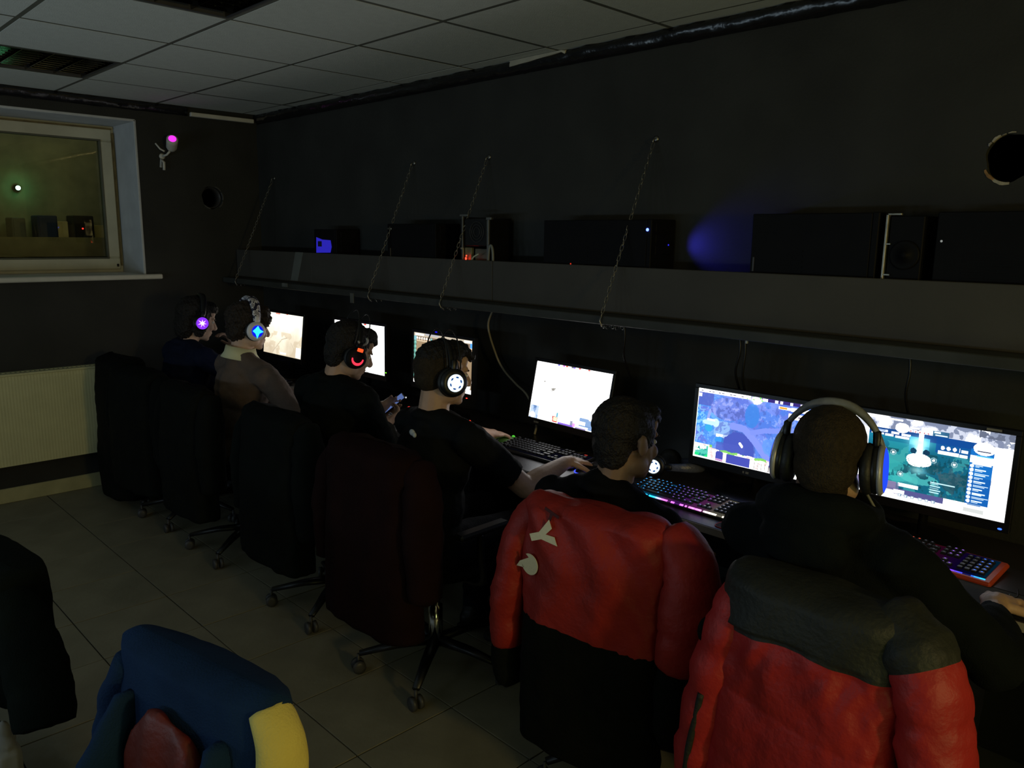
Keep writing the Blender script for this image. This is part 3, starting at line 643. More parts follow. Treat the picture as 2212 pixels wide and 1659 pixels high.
def pic_bright():
    p = Pic(176, 99, (255, 255, 255)); p.g[:] = 3.2; n = p.noise(22, 3)
    for x, y, r in ((.30, .44, .05), (.36, .41, .03), (.40, .36, .012), (.15, .33, .02), (.46, .60, .012), (.85, .30, .01), (.26, .47, .02)): p.put((n > .53) & (((p.u - x) / r) ** 2 + ((p.v - y) / r / .5) ** 2 < 1), (176, 172, 164), .9)
    for x, c in ((.29, (120, 110, 255)), (.36, (255, 90, 255)), (.40, (255, 110, 80)), (.47, (110, 110, 120)), (.50, (130, 100, 230)), (.57, (255, 90, 90)), (.69, (255, 120, 110))): p.rect(x, 0, x + .028, .022, c, 1.0)
    for x in (.30, .37, .42, .44, .57): p.rect(x, .05, x + .006, .075, (150, 150, 150), 1)
    p.rect(.01, .78, .125, .995, (160, 190, 236), 1.0); n2 = p.noise(14, 9); mm = (p.u < .125) & (p.u > .005) & (p.v > .78)
    p.put(mm & (n2 > .5), (205, 224, 250), 1.1); p.put(mm & (n2 < .40), (112, 148, 200), 1.0); p.oval(.05, .95, .035, .055, (255, 255, 255), 2)
    p.rect(.33, .885, .40, .99, (240, 80, 80), 1.0); p.rect(.34, .90, .39, .97, (255, 226, 190), 1.4); p.rect(.375, .82, .40, .90, (120, 200, 226), 1.0); p.rect(.41, .915, .56, .955, (255, 255, 255), 3)
    p.rect(.41, .965, .62, 1, (150, 110, 240), 1.0); p.rect(.60, .93, .635, .985, (240, 170, 250), 1.1); p.rect(.57, .90, .60, .97, (170, 170, 200), 1)
    for x in (.30, .325, .43, .48, .52, .61, .64): p.rect(x, .86 + .05 * ((x * 50) % 1), x + .005, .93, (150, 150, 160), 1)
    p.rect(.68, .81, .875, .985, (150, 184, 232), 1.0); p.rect(.68, .87, .76, .93, (255, 255, 255), 2); p.rect(.68, .945, .80, .985, (255, 255, 255), 2.4); p.rect(.64, .975, .78, 1, (176, 160, 220)); p.rect(.70, .925, .87, .94, (120, 156, 214)); p.rect(.80, .80, .85, .83, (255, 255, 255), 3)
    return p.final()
def pic_map():
    p = Pic(240, 135, (112, 138, 232)); a = p.noise(4, 12); c = p.noise(11, 21); d = p.noise(40, 33)
    p.put(np.clip((a - .45) * 5, 0, 1), (134, 156, 244), 1.0, .8); p.put((a < .42), (96, 118, 216), 1.0, .8); p.put((c > .58), (70, 128, 226), 1, .55)
    p.put((d > .68), (70, 86, 166), 1, .4); p.put((d < .33), (160, 182, 248), 1, .55)
    lf = np.clip(1.15 - p.u * 3.2 - np.abs(p.v - .5) * .7, 0, 1); p.put(lf * (c > .38), (62, 150, 240), 1.0, .8); p.put(lf * (d > .6), (150, 214, 255), 1.1, .7)
    p.put((p.u < .14) & (p.v < .24), (86, 96, 186), 1, .8)
    p.line([(.20, .14), (.12, .30), (.10, .46)], .012, (150, 168, 246)); p.line([(.24, .12), (.20, .26)], .006, (150, 168, 246))
    n = p.noise(30, 77); m = (((p.u - .27) / .15) ** 2 + ((p.v - .24) / .16) ** 2) < 1; p.put(m, (116, 132, 222), 1, .7); p.put(m & (n > .60), (78, 94, 172), 1, .6); p.put(m & (n < .38), (150, 164, 236))
    m = (p.u > .40) & (p.u < .56) & (((p.u - .485) / .06) ** 2 + ((p.v - .27) / .17) ** 2 < 1); p.put(m, (64, 132, 222), 1, .85)
    m = (p.u > .17) & (p.u < .31) & (p.v > .42) & (p.v < .63); p.put(m, (150, 190, 246), 1, .85); p.put(m & (n > .55), (112, 140, 214)); p.rect(.19, .605, .32, .65, (220, 244, 255), 1.5); p.oval(.30, .63, .025, .03, (235, 250, 255), 1.5); p.oval(.18, .46, .03, .06, (196, 226, 252), 1.1)
    p.oval(.12, .47, .06, .04, (190, 224, 252), 1.1); p.rect(.10, .415, .17, .445, (236, 250, 255), 1.4); p.oval(.23, .70, .045, .055, (60, 150, 232)); p.oval(.12, .55, .035, .05, (60, 170, 226))
    lake = (((p.u - .40) / .135) ** 2 + ((p.v - .74) / .22) ** 2 + (c - .5) * .7 < 1) & (p.v < .86); p.put(lake, (72, 88, 184), 1); edge = (((p.u - .40) / .15) ** 2 + ((p.v - .72) / .245) ** 2 + (c - .5) * .7 < 1) & ~lake & (p.v < .86) & (p.v > .45); p.put(edge, (56, 68, 146), 1, .35)
    p.rect(.20, .72, .45, .84, (78, 92, 188), 1, .75)
    p.line([(.33, .46), (.43, .47), (.52, .60), (.60, .74), (.66, .86)], .028, (132, 150, 240)); p.line([(.5, .5), (.6, .44), (.75, .40)], .02, (126, 146, 238))
    p.put((((p.u - .68) / .10) ** 2 + ((p.v - .66) / .16) ** 2 + (c - .5)) < .8, (98, 156, 240), 1, .7)
    p.line([(.405, .685), (.425, .72)], .010, (255, 255, 255), 1.6)
    p.rect(0, 0, .46, .052, (255, 255, 252), 2.2)
    for x in (.02, .09, .12, .18, .21, .28, .31, .38): p.rect(x, .02, x + .022, .034, (130, 130, 150))
    p.rect(.46, 0, 1, .045, (58, 44, 120)); p.soft(.50, .035, .045, .05, (250, 255, 250), 2.4); p.put((((p.u - .50) / .055) ** 2 + ((p.v - .045) / .06) ** 2 < 1) & (c > .42), (255, 255, 255), 2.6); p.put((np.abs(p.u - .5) < .075) & (p.v < .05) & (d > .56), (120, 230, 90), 1.1)
    for x in (.56, .58, .66, .70, .78, .86, .90): p.rect(x, .008, x + .022, .045, (250, 250, 255), 1.8)
    p.rect(.69, .075, .79, .108, (255, 224, 190), 1.6); p.rect(.70, .082, .76, .104, (250, 150, 40), 1.1); p.rect(.79, .066, 1, .115, (255, 252, 246), 1.8); p.rect(.775, .15, 1, .22, (255, 246, 236), 1.6); p.rect(.79, .165, .83, .205, (64, 44, 104)); p.rect(.85, .18, 1, .19, (90, 70, 120))
    for k in range(4): p.rect(.86, .24 + .04 * k, 1, .262 + .04 * k, (255, 236, 206), 1.4)
    # stone and vine dashboard at the bottom
    top = .79 + (p.u > .165) * (.045 + .02 * np.sin(p.u * 60) * .3) - .0 * p.u
    st = p.v > top; p.put(st, (255, 246, 240), 1.8); p.put(st & (d > .62), (220, 170, 170), 1.0, .7); p.put((np.abs(p.v - top - .012) < .018) & (c > .50) & (p.u > .14), (120, 200, 90), 1.0, .9)
    p.rect(.012, .815, .135, .975, (84, 200, 180), 1.0); m = (p.u > .012) & (p.u < .135) & (p.v > .815) & (p.v < .975); p.put(m & (c > .52), (222, 246, 240), 1.4); p.put(m & (d < .42), (30, 150, 140), 1.0); p.put(m & (p.v > .93) & (c > .4), (40, 214, 130), 1.1)
    p.rect(.205, .875, .272, .965, (74, 82, 178)); p.oval(.2385, .878, .033, .03, (74, 82, 178)); p.rect(.205, .965, .272, 1, (240, 190, 226), 1.1)
    for z in (.972, .986): p.rect(.205, z, .272, z + .006, (130, 80, 160))
    p.rect(.298, .868, .505, 1, (78, 86, 186)); p.put((p.u > .298) & (p.u < .505) & (p.v > .868), (66, 74, 172), 1, .5)
    for x in (.54, .57, .60, .63, .66): p.rect(x, .90, x + .005, 1, (120, 110, 110))
    p.rect(.006, .065, .035, .115, (226, 236, 255), 1.2)
    p.line([(0, 0), (0, 1), (1, 1)], .004, (255, 255, 255), 1.5); p.g *= 1.2; return p.final()
def pic_client():
    p = Pic(256, 144, (255, 255, 255)); p.g[:] = 2.0; a = p.noise(5, 2); c = p.noise(13, 31); d = p.noise(44, 5)
    # wallpaper behind the window: bright clouds
    top = p.v < .17; p.put(top, (206, 212, 230), 1.15); p.put(top & (c > .50), (255, 255, 255), 2.0); p.put(top & (c < .40), (120, 132, 164), .95, .8); p.put((p.u > .86) & (p.v < .16) & (d > .5), (150, 160, 184)); p.put((p.u > .80) & (p.v < .08) & (d < .5), (110, 118, 140))
    p.rect(.04, .02, .34, .045, (255, 255, 255), 2.4); p.put((p.u < .12) & (p.v < .5), (255, 255, 255), 1.3, .6)
    p.put((((p.u - .91) / .09) ** 2 + ((p.v - .56) / .05) ** 2 < 1) & (c > .45), (222, 224, 226), .95); p.put((p.u > .85) & (p.v > .6) & (a > .55), (240, 242, 240), 1.0)
    # the client window
    X0, X1, Y0, Y1 = .128, .80, .155, .865
    w_ = (p.u > X0) & (p.u < X1) & (p.v > Y0) & (p.v < Y1); p.put(w_, (22, 104, 132), 1.0)
    p.put(w_ & (p.v > .3) & (a > .5), (40, 150, 160), 1.0, .9); p.put(w_ & (p.v > .3) & (c > .56), (86, 196, 190), 1.0, .5)
    p.put(w_ * np.clip((.40 - p.v) * 4, 0, 1), (44, 160, 196), 1.0); p.put(w_ & (p.v > .38) & (c < .42), (24, 78, 92), 1.0, .8)
    p.put(w_ & (p.u > .56) & (p.v > .42) & (a > .46), (44, 84, 100), 1.0, .8); p.put(w_ & (p.u > .56) & (p.v > .45) & (d > .58), (70, 104, 116), 1, .6)
    p.put(w_ & (((p.u - .25) / .13) ** 2 + ((p.v - .60) / .09) ** 2 < 1), (60, 180, 180), 1.0, .75); p.put(w_ & (((p.u - .30) / .14) ** 2 + ((p.v - .72) / .06) ** 2 < 1), (66, 196, 196), 1.0, .7); p.put(w_ & (((p.u - .48) / .12) ** 2 + ((p.v - .70) / .07) ** 2 < 1) & (c > .42), (92, 210, 204), 1.0, .7)
    for k in range(26):                                                   # dark conifers
        x = X0 + .02 + .60 * ((k * .618) % 1); y = .36 + .42 * ((k * .377) % 1); h = .05 + .05 * ((k * .51) % 1); p.put(w_ & (p.v > y) & (p.v < y + h) & (np.abs(p.u - x) < (p.v - y) * .16), (16, 70, 88), 1, .55)
    p.put(w_ & (p.v < .235), (30, 78, 150), 1.0); p.rect(X0, .233, X1, .237, (120, 190, 220), 1.0)
    p.put(w_ & (p.u > .56) & (p.v < .34), (20, 80, 160), 1.0, .8)
    for x0, x1, y in ((.145, .25, .185), (.275, .325, .195), (.34, .40, .20), (.145, .165, .222), (.17, .225, .226), (.235, .29, .23), (.30, .39, .236)): p.rect(x0, y - .013, x1, y + .013, (236, 244, 255), 1.8)
    p.rect(.175, .176, .235, .196, (170, 196, 236), 1.0)
    # pillar of light and the glowing figure
    p.rect(.395, .20, .52, .38, (90, 220, 246), 1.0, .85); p.rect(.395, .30, .52, .42, (40, 150, 186), 1, .6); p.soft(.462, .36, .030, .10, (240, 255, 255), 2.2); p.rect(.45, .15, .482, .40, (255, 255, 255), 2.4); p.soft(.455, .26, .06, .06, (190, 246, 255), 1.4, .9); p.oval(.425, .37, .02, .035, (24, 70, 100)); p.oval(.505, .37, .022, .035, (24, 60, 90))
    m = (((p.u - .465) / .085) ** 2 + ((p.v - .475) / .085) ** 2 + (c - .5) * .9) < .85; p.put(m, (255, 255, 255), 2.2); p.put((np.abs(((p.u - .465) / .075) ** 2 + ((p.v - .47) / .085) ** 2 - .8) < .08) & (p.v > .47) & (d > .45), (180, 200, 190), 1.0); p.soft(.465, .60, .05, .05, (170, 240, 240), 1.1, .7)
    for x, y in ((.185, .40), (.30, .43), (.555, .445), (.68, .45), (.36, .68)):
        r2 = (p.u - x) ** 2 + ((p.v - y) * .5625) ** 2; p.put(np.abs(np.sqrt(r2) - .017) < .003, (150, 196, 206), 1.0); p.put(r2 < .0085 ** 2, (255, 255, 246), 1.8)
    for x in (.60, .635, .672): p.oval(x, .275, .012, .022, (255, 255, 255), 1.8)
    p.rect(.70, .25, .703, .30, (255, 255, 255), 1.6); p.rect(.712, .262, .75, .30, (226, 240, 255), 1.6); p.rect(.575, .315, .70, .352, (240, 250, 255), 1.8); p.rect(.705, .318, .75, .352, (240, 250, 255), 1.8)
    for x in (.395, .425, .452, .480, .505): p.oval(x, .135, .011, .020, (255, 236, 240), 1.8); p.oval(x, .140, .005, .010, (214, 120, 130), 1.0)
    p.rect(.37, .095, .63, .16, (24, 62, 110), 1, .0); p.rect(.385, .09, .45, .11, (230, 236, 255), 1.6); p.rect(.46, .095, .51, .112, (230, 236, 255), 1.6); p.rect(.53, .09, .63, .15, (26, 86, 128), 1, .85); p.rect(.54, .10, .58, .12, (220, 250, 255), 1.6); p.rect(.545, .135, .62, .145, (220, 240, 255), 1.4)
    p.oval(.34, .12, .045, .06, (255, 255, 255), 2.4)
    # friend list panel
    m = (p.u > .765) & (p.u < .90) & (p.v > .22) & (p.v < .865); p.put(m, (28, 118, 206), 1.0); p.put(m & (p.v > .55), (24, 92, 178), 1.0, .6); p.rect(.765, .30, .90, .385, (250, 252, 255), 2.0); p.oval(.84, .21, .062, .075, (255, 255, 255), 2.2); p.rect(.80, .235, .88, .25, (70, 80, 110), 1.0); p.rect(.80, .29, .89, .305, (90, 200, 250), 1.2)
    for k in range(10):
        y = .42 + .046 * k; p.oval(.782, y, .012, .02, (220, 240, 255), 1.6); q = .805 + .05 * ((k * .37) % 1) + .02; p.rect(.80, y - .012, q + .02, y - .002, (210, 236, 255), 1.5); p.rect(.80, y + .004, q, y + .013, (210, 236, 255), 1.3)
    p.rect(.78, .385, .89, .40, (220, 236, 255), 1.5); p.rect(.902, .22, 1, 1, (255, 255, 255), 2.0); p.put((p.u > .9) & (p.v > .5) & (p.v < .58) & (c > .5), (214, 218, 216), .95)
    # chat rows, bottom bars
    for k in range(5): y = .72 + .025 * k; p.rect(.55, y, .60 + .02 * ((k * .6) % 1), y + .010, (180, 226, 236), 1.3)
    p.rect(.55, .70, .70, .712, (190, 230, 240), 1.3); p.rect(.35, .795, .48, .835, (255, 255, 250), 2.0)
    p.rect(.08, .79, .34, .92, (150, 140, 180), 1.0); p.put((p.u > .05) & (p.u < .64) & (p.v > .865) & (p.v < .935), (92, 92, 150), 1.0); p.put((p.u > .05) & (p.u < .64) & (p.v > .80) & (p.v < .935) & (p.u < .36), (134, 126, 168), 1, .7)
    p.rect(.04, .935, .20, .945, (230, 60, 80), 1.0); p.rect(.19, .895, .33, .935, (255, 255, 255), 1.6); p.rect(.33, .88, .40, .93, (255, 255, 255), 2.0)
    p.put((p.v > .945), (255, 255, 255), 2.4)
    for x in (.36, .40, .44, .49, .53, .57): p.rect(x, .925, x + .022, .955, (140, 170, 196), 1.0); p.rect(x + .004, .93, x + .016, .95, (236, 244, 250), 1.3)
    p.rect(.645, .865, 1, 1, (255, 255, 255), 2.2); p.put((p.u > .76) & (p.u < .88) & (p.v > .92) & (p.v < .965), (232, 236, 234), .95); p.rect(.78, .86, .86, .88, (120, 160, 210), 1.0)
    return p.final()
def monitor(x, y, zc, yaw, tilt, w_, pic, label, led=None, ledpos=None, mark=None, zdesk=ZD):
    h_ = w_ * 9 / 16; t = thing('computer_monitor', label, 'monitor', (x, y, zdesk), yaw, group=None)
    mt = Matrix.Translation((0, 0, zc - zdesk)) @ Matrix.Rotation(-tilt, 4, 'X'); hw, hh = w_ / 2, h_ / 2; bz = .016; ch = .030
    b = BM()
    for lo, hi in (((-hw - bz, -.004, -hh - ch), (hw + bz, .022, -hh)), ((-hw - bz, -.004, hh), (hw + bz, .022, hh + bz)), ((-hw - bz, -.004, -hh), (-hw, .022, hh)), ((hw, -.004, -hh), (hw + bz, .022, hh))): box(b, lo, hi, .0015, mat=mt)
    bez = obj('bezel', b, BLK, t)
    b = BM(); box(b, (-hw - bz + .004, .012, -hh - ch + .004), (hw + bz - .004, .034, hh + bz - .004), .006, mat=mt); box(b, (-hw * .55, .030, -hh * .6), (hw * .55, .055, hh * .55), .012, mat=mt); obj('back_shell', b, BLKM, t)
    m3 = mt.to_3x3(); off = np.array(mt.translation); A = np.array(m3)
    def P(u, v):
        loc = np.stack([(u - .5) * w_, np.zeros_like(u), (.5 - v) * h_], -1); return loc @ A.T + off
    link('screen', color_grid('screen', pic, P, SCREEN), t)
    zb = zc - zdesk
    b = BM(); tube(b, [(0, .052, .008), (0, .062, zb * .5), (0, .050, zb - .02)], [.024, .02, .022], 10, sy=.6); obj('stand_neck', b, BLK, t, smooth=True)
    b = BM(); lathe(b, [(.125, 0), (.125, .006), (.115, .011), (.02, .013)], 28, (0, .03, 0)); obj('stand_base', b, BLK, t, smooth=True)
    if led:
        b = BM(); ell(b, (0, 0, 0), (.006, .003, .0028)); o = obj('power_light', b, led, bez, mt @ V((ledpos[0] * hw, -.005, -hh + ledpos[1])), smooth=True)
    if mark:
        b = BM()
        for k, (dx, ww) in enumerate(mark): box(b, (dx, -.0048, -hh - .021), (dx + ww, -.0038, -hh - .013), 0, mat=mt)
        obj('badge', b, M('grey_badge', (.26, .26, .27), .4), bez)
    return t
monitor(.814, -.291, 1.021, .015, .108, .485, pic_cream(), 'monitor with a cream coloured picture, nearest to the end wall', E('blue_led_small', (.05, .08, 1), 3), (-.5, -.10))
monitor(1.732, -.308, 1.041, .027, .013, .488, pic_white(), 'white screened monitor behind the head of the person with red lit headset', E('green_led', (.18, .9, .02), 1.6), (1.06, .02))
mon4 = monitor(2.419, -.259, 1.031, -.009, .033, .478, pic_brown(), 'monitor with a brown picture and icon row, behind the person with white lit headset', E('red_led_wide', (1, .05, .03), 1.6), (.88, -.022))
b = BM(); ell(b, (-.04, -.004, 1.031 - ZD + .1345 + .018), (.009, .004, .003)); obj('webcam_light', b, E('deep_blue_led', (.01, .01, .8), 1.4), mon4, smooth=True)
monitor(3.260, -.213, .974, -.043, .198, .468, pic_bright(), 'overexposed white monitor tilted back, left of the person in front of the red jacket', None, None, [(-.19, .006), (-.181, .005), (-.174, .007), (-.164, .004)])
monitor(4.175, -.237, .982, .009, .071, .473, pic_map(), 'monitor showing a blue game map with a stone dashboard', None, None, [(-.02, .006), (-.008, .012)])
mon7 = monitor(4.759, -.223, .991, .037, .032, .470, pic_client(), 'monitor showing a teal forest window on a white desktop, at the right', E('blue_led_wide', (.03, .12, 1), 3.0), (.965, -.020))
b = BM(); box(b, (.16, -.0046, .1345 + .991 - ZD + .003), (.20, -.004, .1345 + .991 - ZD + .010)); obj('badge', b, M('grey_badge', (.26, .26, .27), .4), mon7)

# ------------------------------------------------------------------ keyboards
def lerp_col(stops, u):
    u = np.asarray(u); xs = [s[0] for s in stops]; return np.stack([np.interp(u, xs, [s[1][k] for s in stops]) for k in range(3)], -1)
def key_mesh(name, wk, glowm, capm):
    b = BM(); a, c = wk / 2, .0078; v = []
    for z, s in ((0, 0.0), (.007, -.0022)): v.append([b.verts.new((sx * (a + s), sy * (c + s), z)) for sx, sy in ((-1, -1), (1, -1), (1, 1), (-1, 1))])
    for k in range(4): b.faces.new((v[0][k], v[0][(k + 1) % 4], v[1][(k + 1) % 4], v[1][k]))
    b.faces.new(v[1]); n0 = len(b.faces)
    q = [b.verts.new(p) for p in ((-.0028, .0008, .0073), (.0022, .0008, .0073), (.0028, .0046, .0073), (-.0022, .0046, .0073))]; f = b.faces.new(q); f.material_index = 1
    return to_mesh(name, b, [capm, glowm])
def keyboard(x, y, rz, label, zones, stops, front=1.5, plate=.35, casem=None, frontbar=True, ledcol=None, z=ZD):
    t = thing('gaming_keyboard', label, 'keyboard', (x, y, z), rz); W2, D2 = .226, .078; tl = Matrix.Rotation(.07, 4, 'X'); cm = casem or BLK
    b = BM(); e_ = .010 if casem else 0; box(b, (-W2 - .004 - e_ * .5, -D2 - .004 - e_, .002), (W2 + .004 + e_, D2 + e_ * .3, .019), .006, mat=tl); obj('case', b, cm, t)
    cols = lerp_col(stops, np.linspace(0, 1, 60))[None, :, :]
    def P(u, v):
        loc = np.stack([(u - .5) * 2 * (W2 - .006), (.5 - v) * 2 * (D2 - .008), np.full_like(u, .0205)], -1); return loc @ np.array(tl.to_3x3()).T
    link('backlight_plate', color_grid('backlight_plate', cols * plate, P, GLOW), t)
    if frontbar:
        def P2(u, v):
            a = v; loc = np.stack([(u - .5) * 2 * (W2 - .004), -D2 + .004 - .006 * a, .0212 - .004 * a], -1); return loc @ np.array(tl.to_3x3()).T
        rr = np.random.RandomState(5).rand(60); cc = cols * (front * np.where(rr > .22, .5 + rr, .06))[None, :, None]
        link('front_light_strip', color_grid('front_light_strip', cc, P2, GLOW), t)
    kc = M('black_keycap', (.014, .014, .016), .42)
    meshes = {}
    def key(xk, yk, wk):
        u = (xk + W2) / (2 * W2); zi = min(len(zones) - 1, int(u * len(zones))); kk = (zi, round(wk, 3))
        if kk not in meshes: meshes[kk] = key_mesh('keycap', wk, zones[zi], kc)
        o = link('keycap', meshes[kk], t, tl @ V((xk, yk, .0215))); o.rotation_euler = (.07, 0, 0)
    pit = .0188; x0 = -W2 + .014
    for r in range(6):
        yk = D2 - .018 - r * (.0232 if r else 0) - (0 if r == 0 else .004) + (0 if r == 0 else .0)
        yk = D2 - .017 - (r * .0225)
        if r == 5:
            for xx, ww in ((0, .022), (1.3, .022), (2.6, .022), (6.1, .105), (9.6, .022), (10.9, .022), (12.2, .022), (13.4, .022)): key(x0 + pit * xx, yk, ww)
        else:
            off = (0, 0, .5, .75, 1.0)[r]; n = (14, 13, 12, 11, 10)[r]
            if r: key(x0 + (off - .35) * pit * .5, yk, .0165 + off * .010)
            for k in range(n):
                if r == 0 and k in (1, 6): continue
                key(x0 + pit * (k + (1 if r else 0) * .0 + off + (1 if r else 0)), yk, .0165)
            if r: key(x0 + pit * 14.05 - (.006 if r in (3, 4) else 0), yk, .024 + (.012 if r in (3, 4) else 0))
        xn = x0 + pit * 15.6
        if r in (0, 1, 2):
            for k in range(3): key(xn + pit * k, yk, .0165)
        if r == 4: key(xn + pit, yk, .0165)
        if r == 5:
            for k in range(3): key(xn + pit * k, yk, .0165)
        xp = xn + pit * 3.55
        if r:
            for k in range(4): key(xp + pit * k, yk, .0165)
    if ledcol:
        b = BM(); box(b, (W2 - .05, D2 - .012, .0215), (W2 - .036, D2 - .006, .0235), 0, mat=tl); obj('lock_light', b, ledcol, t)
    return t
KB, KC, KP, KW, KR, KG = (E('key_blue', (.08, .22, 1), 1.3), E('key_cyan', (.06, .42, 1), 1.6), E('key_violet', (.38, .16, .9), 1.1), E('key_white', (.62, .60, .62), .8), E('key_red', (.9, .12, .06), 1.0), E('key_grey', (.16, .16, .18), .5))
BL, CY, PU, PK, WH, RD, DK = (.03, .10, 1), (.02, .55, 1.2), (.42, .06, .9), (.9, .18, .85), (1, .92, .70), (1.2, .06, .05), (.002, .002, .004)
keyboard(4.055, -.445, -.0, 'keyboard lit cyan violet and white, under the blue map screen', [KC, KC, KC, KB, KP, KP, KP, KW, KW, KW], [(0, CY), (.28, CY), (.38, PK), (.5, PU), (.62, PK), (.72, PK), (.82, WH), (1, WH)], 2.2, .07)
kb7 = keyboard(4.793, -.345, -.02, 'red and blue lit keyboard with orange rim, under the right monitor', [KW, KW, KR, KR, KR, KG, KG, KP, KG, KB], [(0, RD), (.35, RD), (.55, RD), (.66, (.9, .05, .5)), (.74, PU), (.84, (.06, .04, .9)), (.92, (.02, .12, 1.2)), (1, CY)], 1.5, .02, ORANGE)
keyboard(3.275, -.385, 0, 'dark keyboard with small blue and red lights, under the overexposed white monitor', [KG], [(0, (.004, .004, .005)), (1, (.003, .003, .012))], .1, .6, None, False, E('red_bar', (.55, .05, .03), .6))
keyboard(.86, -.46, .03, 'dim keyboard on the desk under the cream coloured screen', [KG], [(0, DK), (1, DK)], .1, .5, None, False)
keyboard(2.42, -.455, 0, 'dim keyboard on the desk behind the phone in hand', [KG], [(0, DK), (1, DK)], .1, .5, None, False)
def glint(name, label, loc, r, m, cat='light'):
    b = BM(); lathe(b, [(r[0] * 1.3, 0), (r[0] * 1.3, .003), (r[0], .006)], 12); ell(b, (0, 0, .006), (r[0], r[1], r[2])); return tag(obj(name, b, m, None, loc, smooth=True), label, cat)
# mice and pads
def mouse(x, y, rz, label, glow=None, m=None, zd=ZD + .0025, strip=None):
    t = thing('computer_mouse', label, 'mouse', (x, y, zd), rz)
    b = BM(); ell(b, (0, -.008, .008), (.031, .054, .026)); ell(b, (0, .022, .006), (.027, .042, .020)); box(b, (-.028, -.05, 0), (.028, .05, .006), .003)
    me = fuse(b, .004, 3); co = np.empty(len(me.vertices) * 3); me.vertices.foreach_get('co', co); co = co.reshape(-1, 3); co[:, 2] = np.maximum(co[:, 2], .0); me.vertices.foreach_set('co', co.ravel()); mobj('shell', me, m or BLK, t)
    b = BM(); lathe(b, [(.004, -.003), (.0095, -.002), (.0095, .002), (.004, .003)], 16, (0, .034, .022), 'X'); obj('scroll_wheel', b, glow or DGREY, t, smooth=True)
    b = BM(); tube(b, spline([(0, .06, .012), (.004, .10, .006), (-.01, .16, .003)], 5), .0018, 6); obj('cable', b, BLK, t, smooth=True)
    if strip:
        b = BM(); tube(b, spline([(-.030, .03, .006), (-.034, -.01, .006), (-.028, -.045, .006), (0, -.062, .006), (.028, -.045, .006), (.034, -.01, .006), (.030, .03, .006)], 5), .0024, 6); obj('glow_strip', b, strip, t, smooth=True)
    return t
def pad(x, y, rz, sx, sy, label, edge):
    t = thing('mouse_pad', label, 'mouse pad', (x, y, ZD), rz)
    def rr(bm, a, c, z0, z1, r=.02):
        pr = []
        for cx, cy, a0 in ((a - r, c - r, 0), (-a + r, c - r, PI / 2), (-a + r, -c + r, PI), (a - r, -c + r, 3 * PI / 2)):
            for k in range(5): pr.append((cx + r * math.cos(a0 + k * PI / 8), cy + r * math.sin(a0 + k * PI / 8)))
        A = [bm.verts.new((p[0], p[1], z0)) for p in pr]; B_ = [bm.verts.new((p[0], p[1], z1)) for p in pr]; n = len(pr)
        for k in range(n): bm.faces.new((A[k], A[(k + 1) % n], B_[(k + 1) % n], B_[k]))
        bm.faces.new(B_); bm.faces.new(A[::-1])
    b = BM(); rr(b, sx / 2, sy / 2, 0, .0022); obj('cloth_top', b, M('dark_pad_cloth', (.030, .028, .028), .9, bump=.2, bscale=300), t)
    b = BM(); pr = [(sx / 2 - .02 + .02 * math.cos(k * PI / 8), sy / 2 - .02 + .02 * math.sin(k * PI / 8)) for k in range(5)]
    loop = pr + [(-p[0], p[1]) for p in pr[::-1]] + [(-p[0], -p[1]) for p in pr] + [(p[0], -p[1]) for p in pr[::-1]]
    tube(b, [(p[0], p[1], .0016) for p in loop + loop[:1]], .0017, 6, cap=False); obj('stitched_edge', b, edge, t, smooth=True); return t
pad(4.345, -.515, -.05, .19, .16, 'dark mouse pad with a red stitched edge beside the cyan and violet keyboard', M('red_stitching', (.45, .02, .03), .7))
mouse(4.35, -.50, 0, 'black mouse on the red edged pad')
pad(4.985, -.515, .0, .34, .165, 'plain dark mouse pad at the front edge below the orange rimmed keyboard', BLKM)
mouse(5.098, -.565, .0, 'black mouse under the right hand of the person at the right', zd=ZD + .0025)
mouse(3.015, -.355, -.1, 'mouse glowing green under the left hand of the t-shirt wearer', E('green_wheel', (.12, .9, .06), .7), M('green_tinted_plastic', (.10, .22, .05), .35), strip=E('green_strip', (.06, .8, .08), .9), zd=ZD)
mouse(3.56, -.43, 0, 'dark mouse with blue light under the right hand of the t-shirt wearer', None, None, strip=E('blue_strip', (.05, .08, 1), 1.6), zd=ZD)
mouse(2.66, -.305, .2, 'mouse with teal and orange lights beside the brown screen', E('red_wheel', (1, .05, .02), 1.5), None, strip=E('teal_strip', (.25, .75, .66), 1.0), zd=ZD)
glint('amber_light', 'small amber light on the desk beside the teal lit mouse', (2.70, -.33, ZD), (.010, .005, .004), E('amber_led', (1, .33, .10), 1.3))
glint('blue_light', 'tiny blue light on the desk under the cream coloured screen', (.70, -.335, ZD + .028), (.0055, .0055, .005), E('blue_led_b', (.04, .05, 1), 3.0))
glint('blue_light', 'small bright blue light at the right end of the dark keyboard', (3.487, -.33, ZD), (.006, .006, .006), E('blue_led_c', (.10, .14, 1), 4.0))
glint('green_light', 'tiny green light on the desk before the green lit mouse', (3.03, -.455, ZD), (.004, .004, .004), E('green_led_b', (.1, .9, .1), 2.0))
glint('red_light', 'tiny red light on the desk at the left front of the dark keyboard, left one', (3.075, -.47, ZD), (.0045, .0035, .003), E('red_led_b', (1, .06, .05), 1.2))
glint('red_light', 'tiny red light on the desk at the left front of the dark keyboard, right one', (3.105, -.475, ZD), (.0045, .004, .004), E('red_led_b', (1, .06, .05), 1.2))
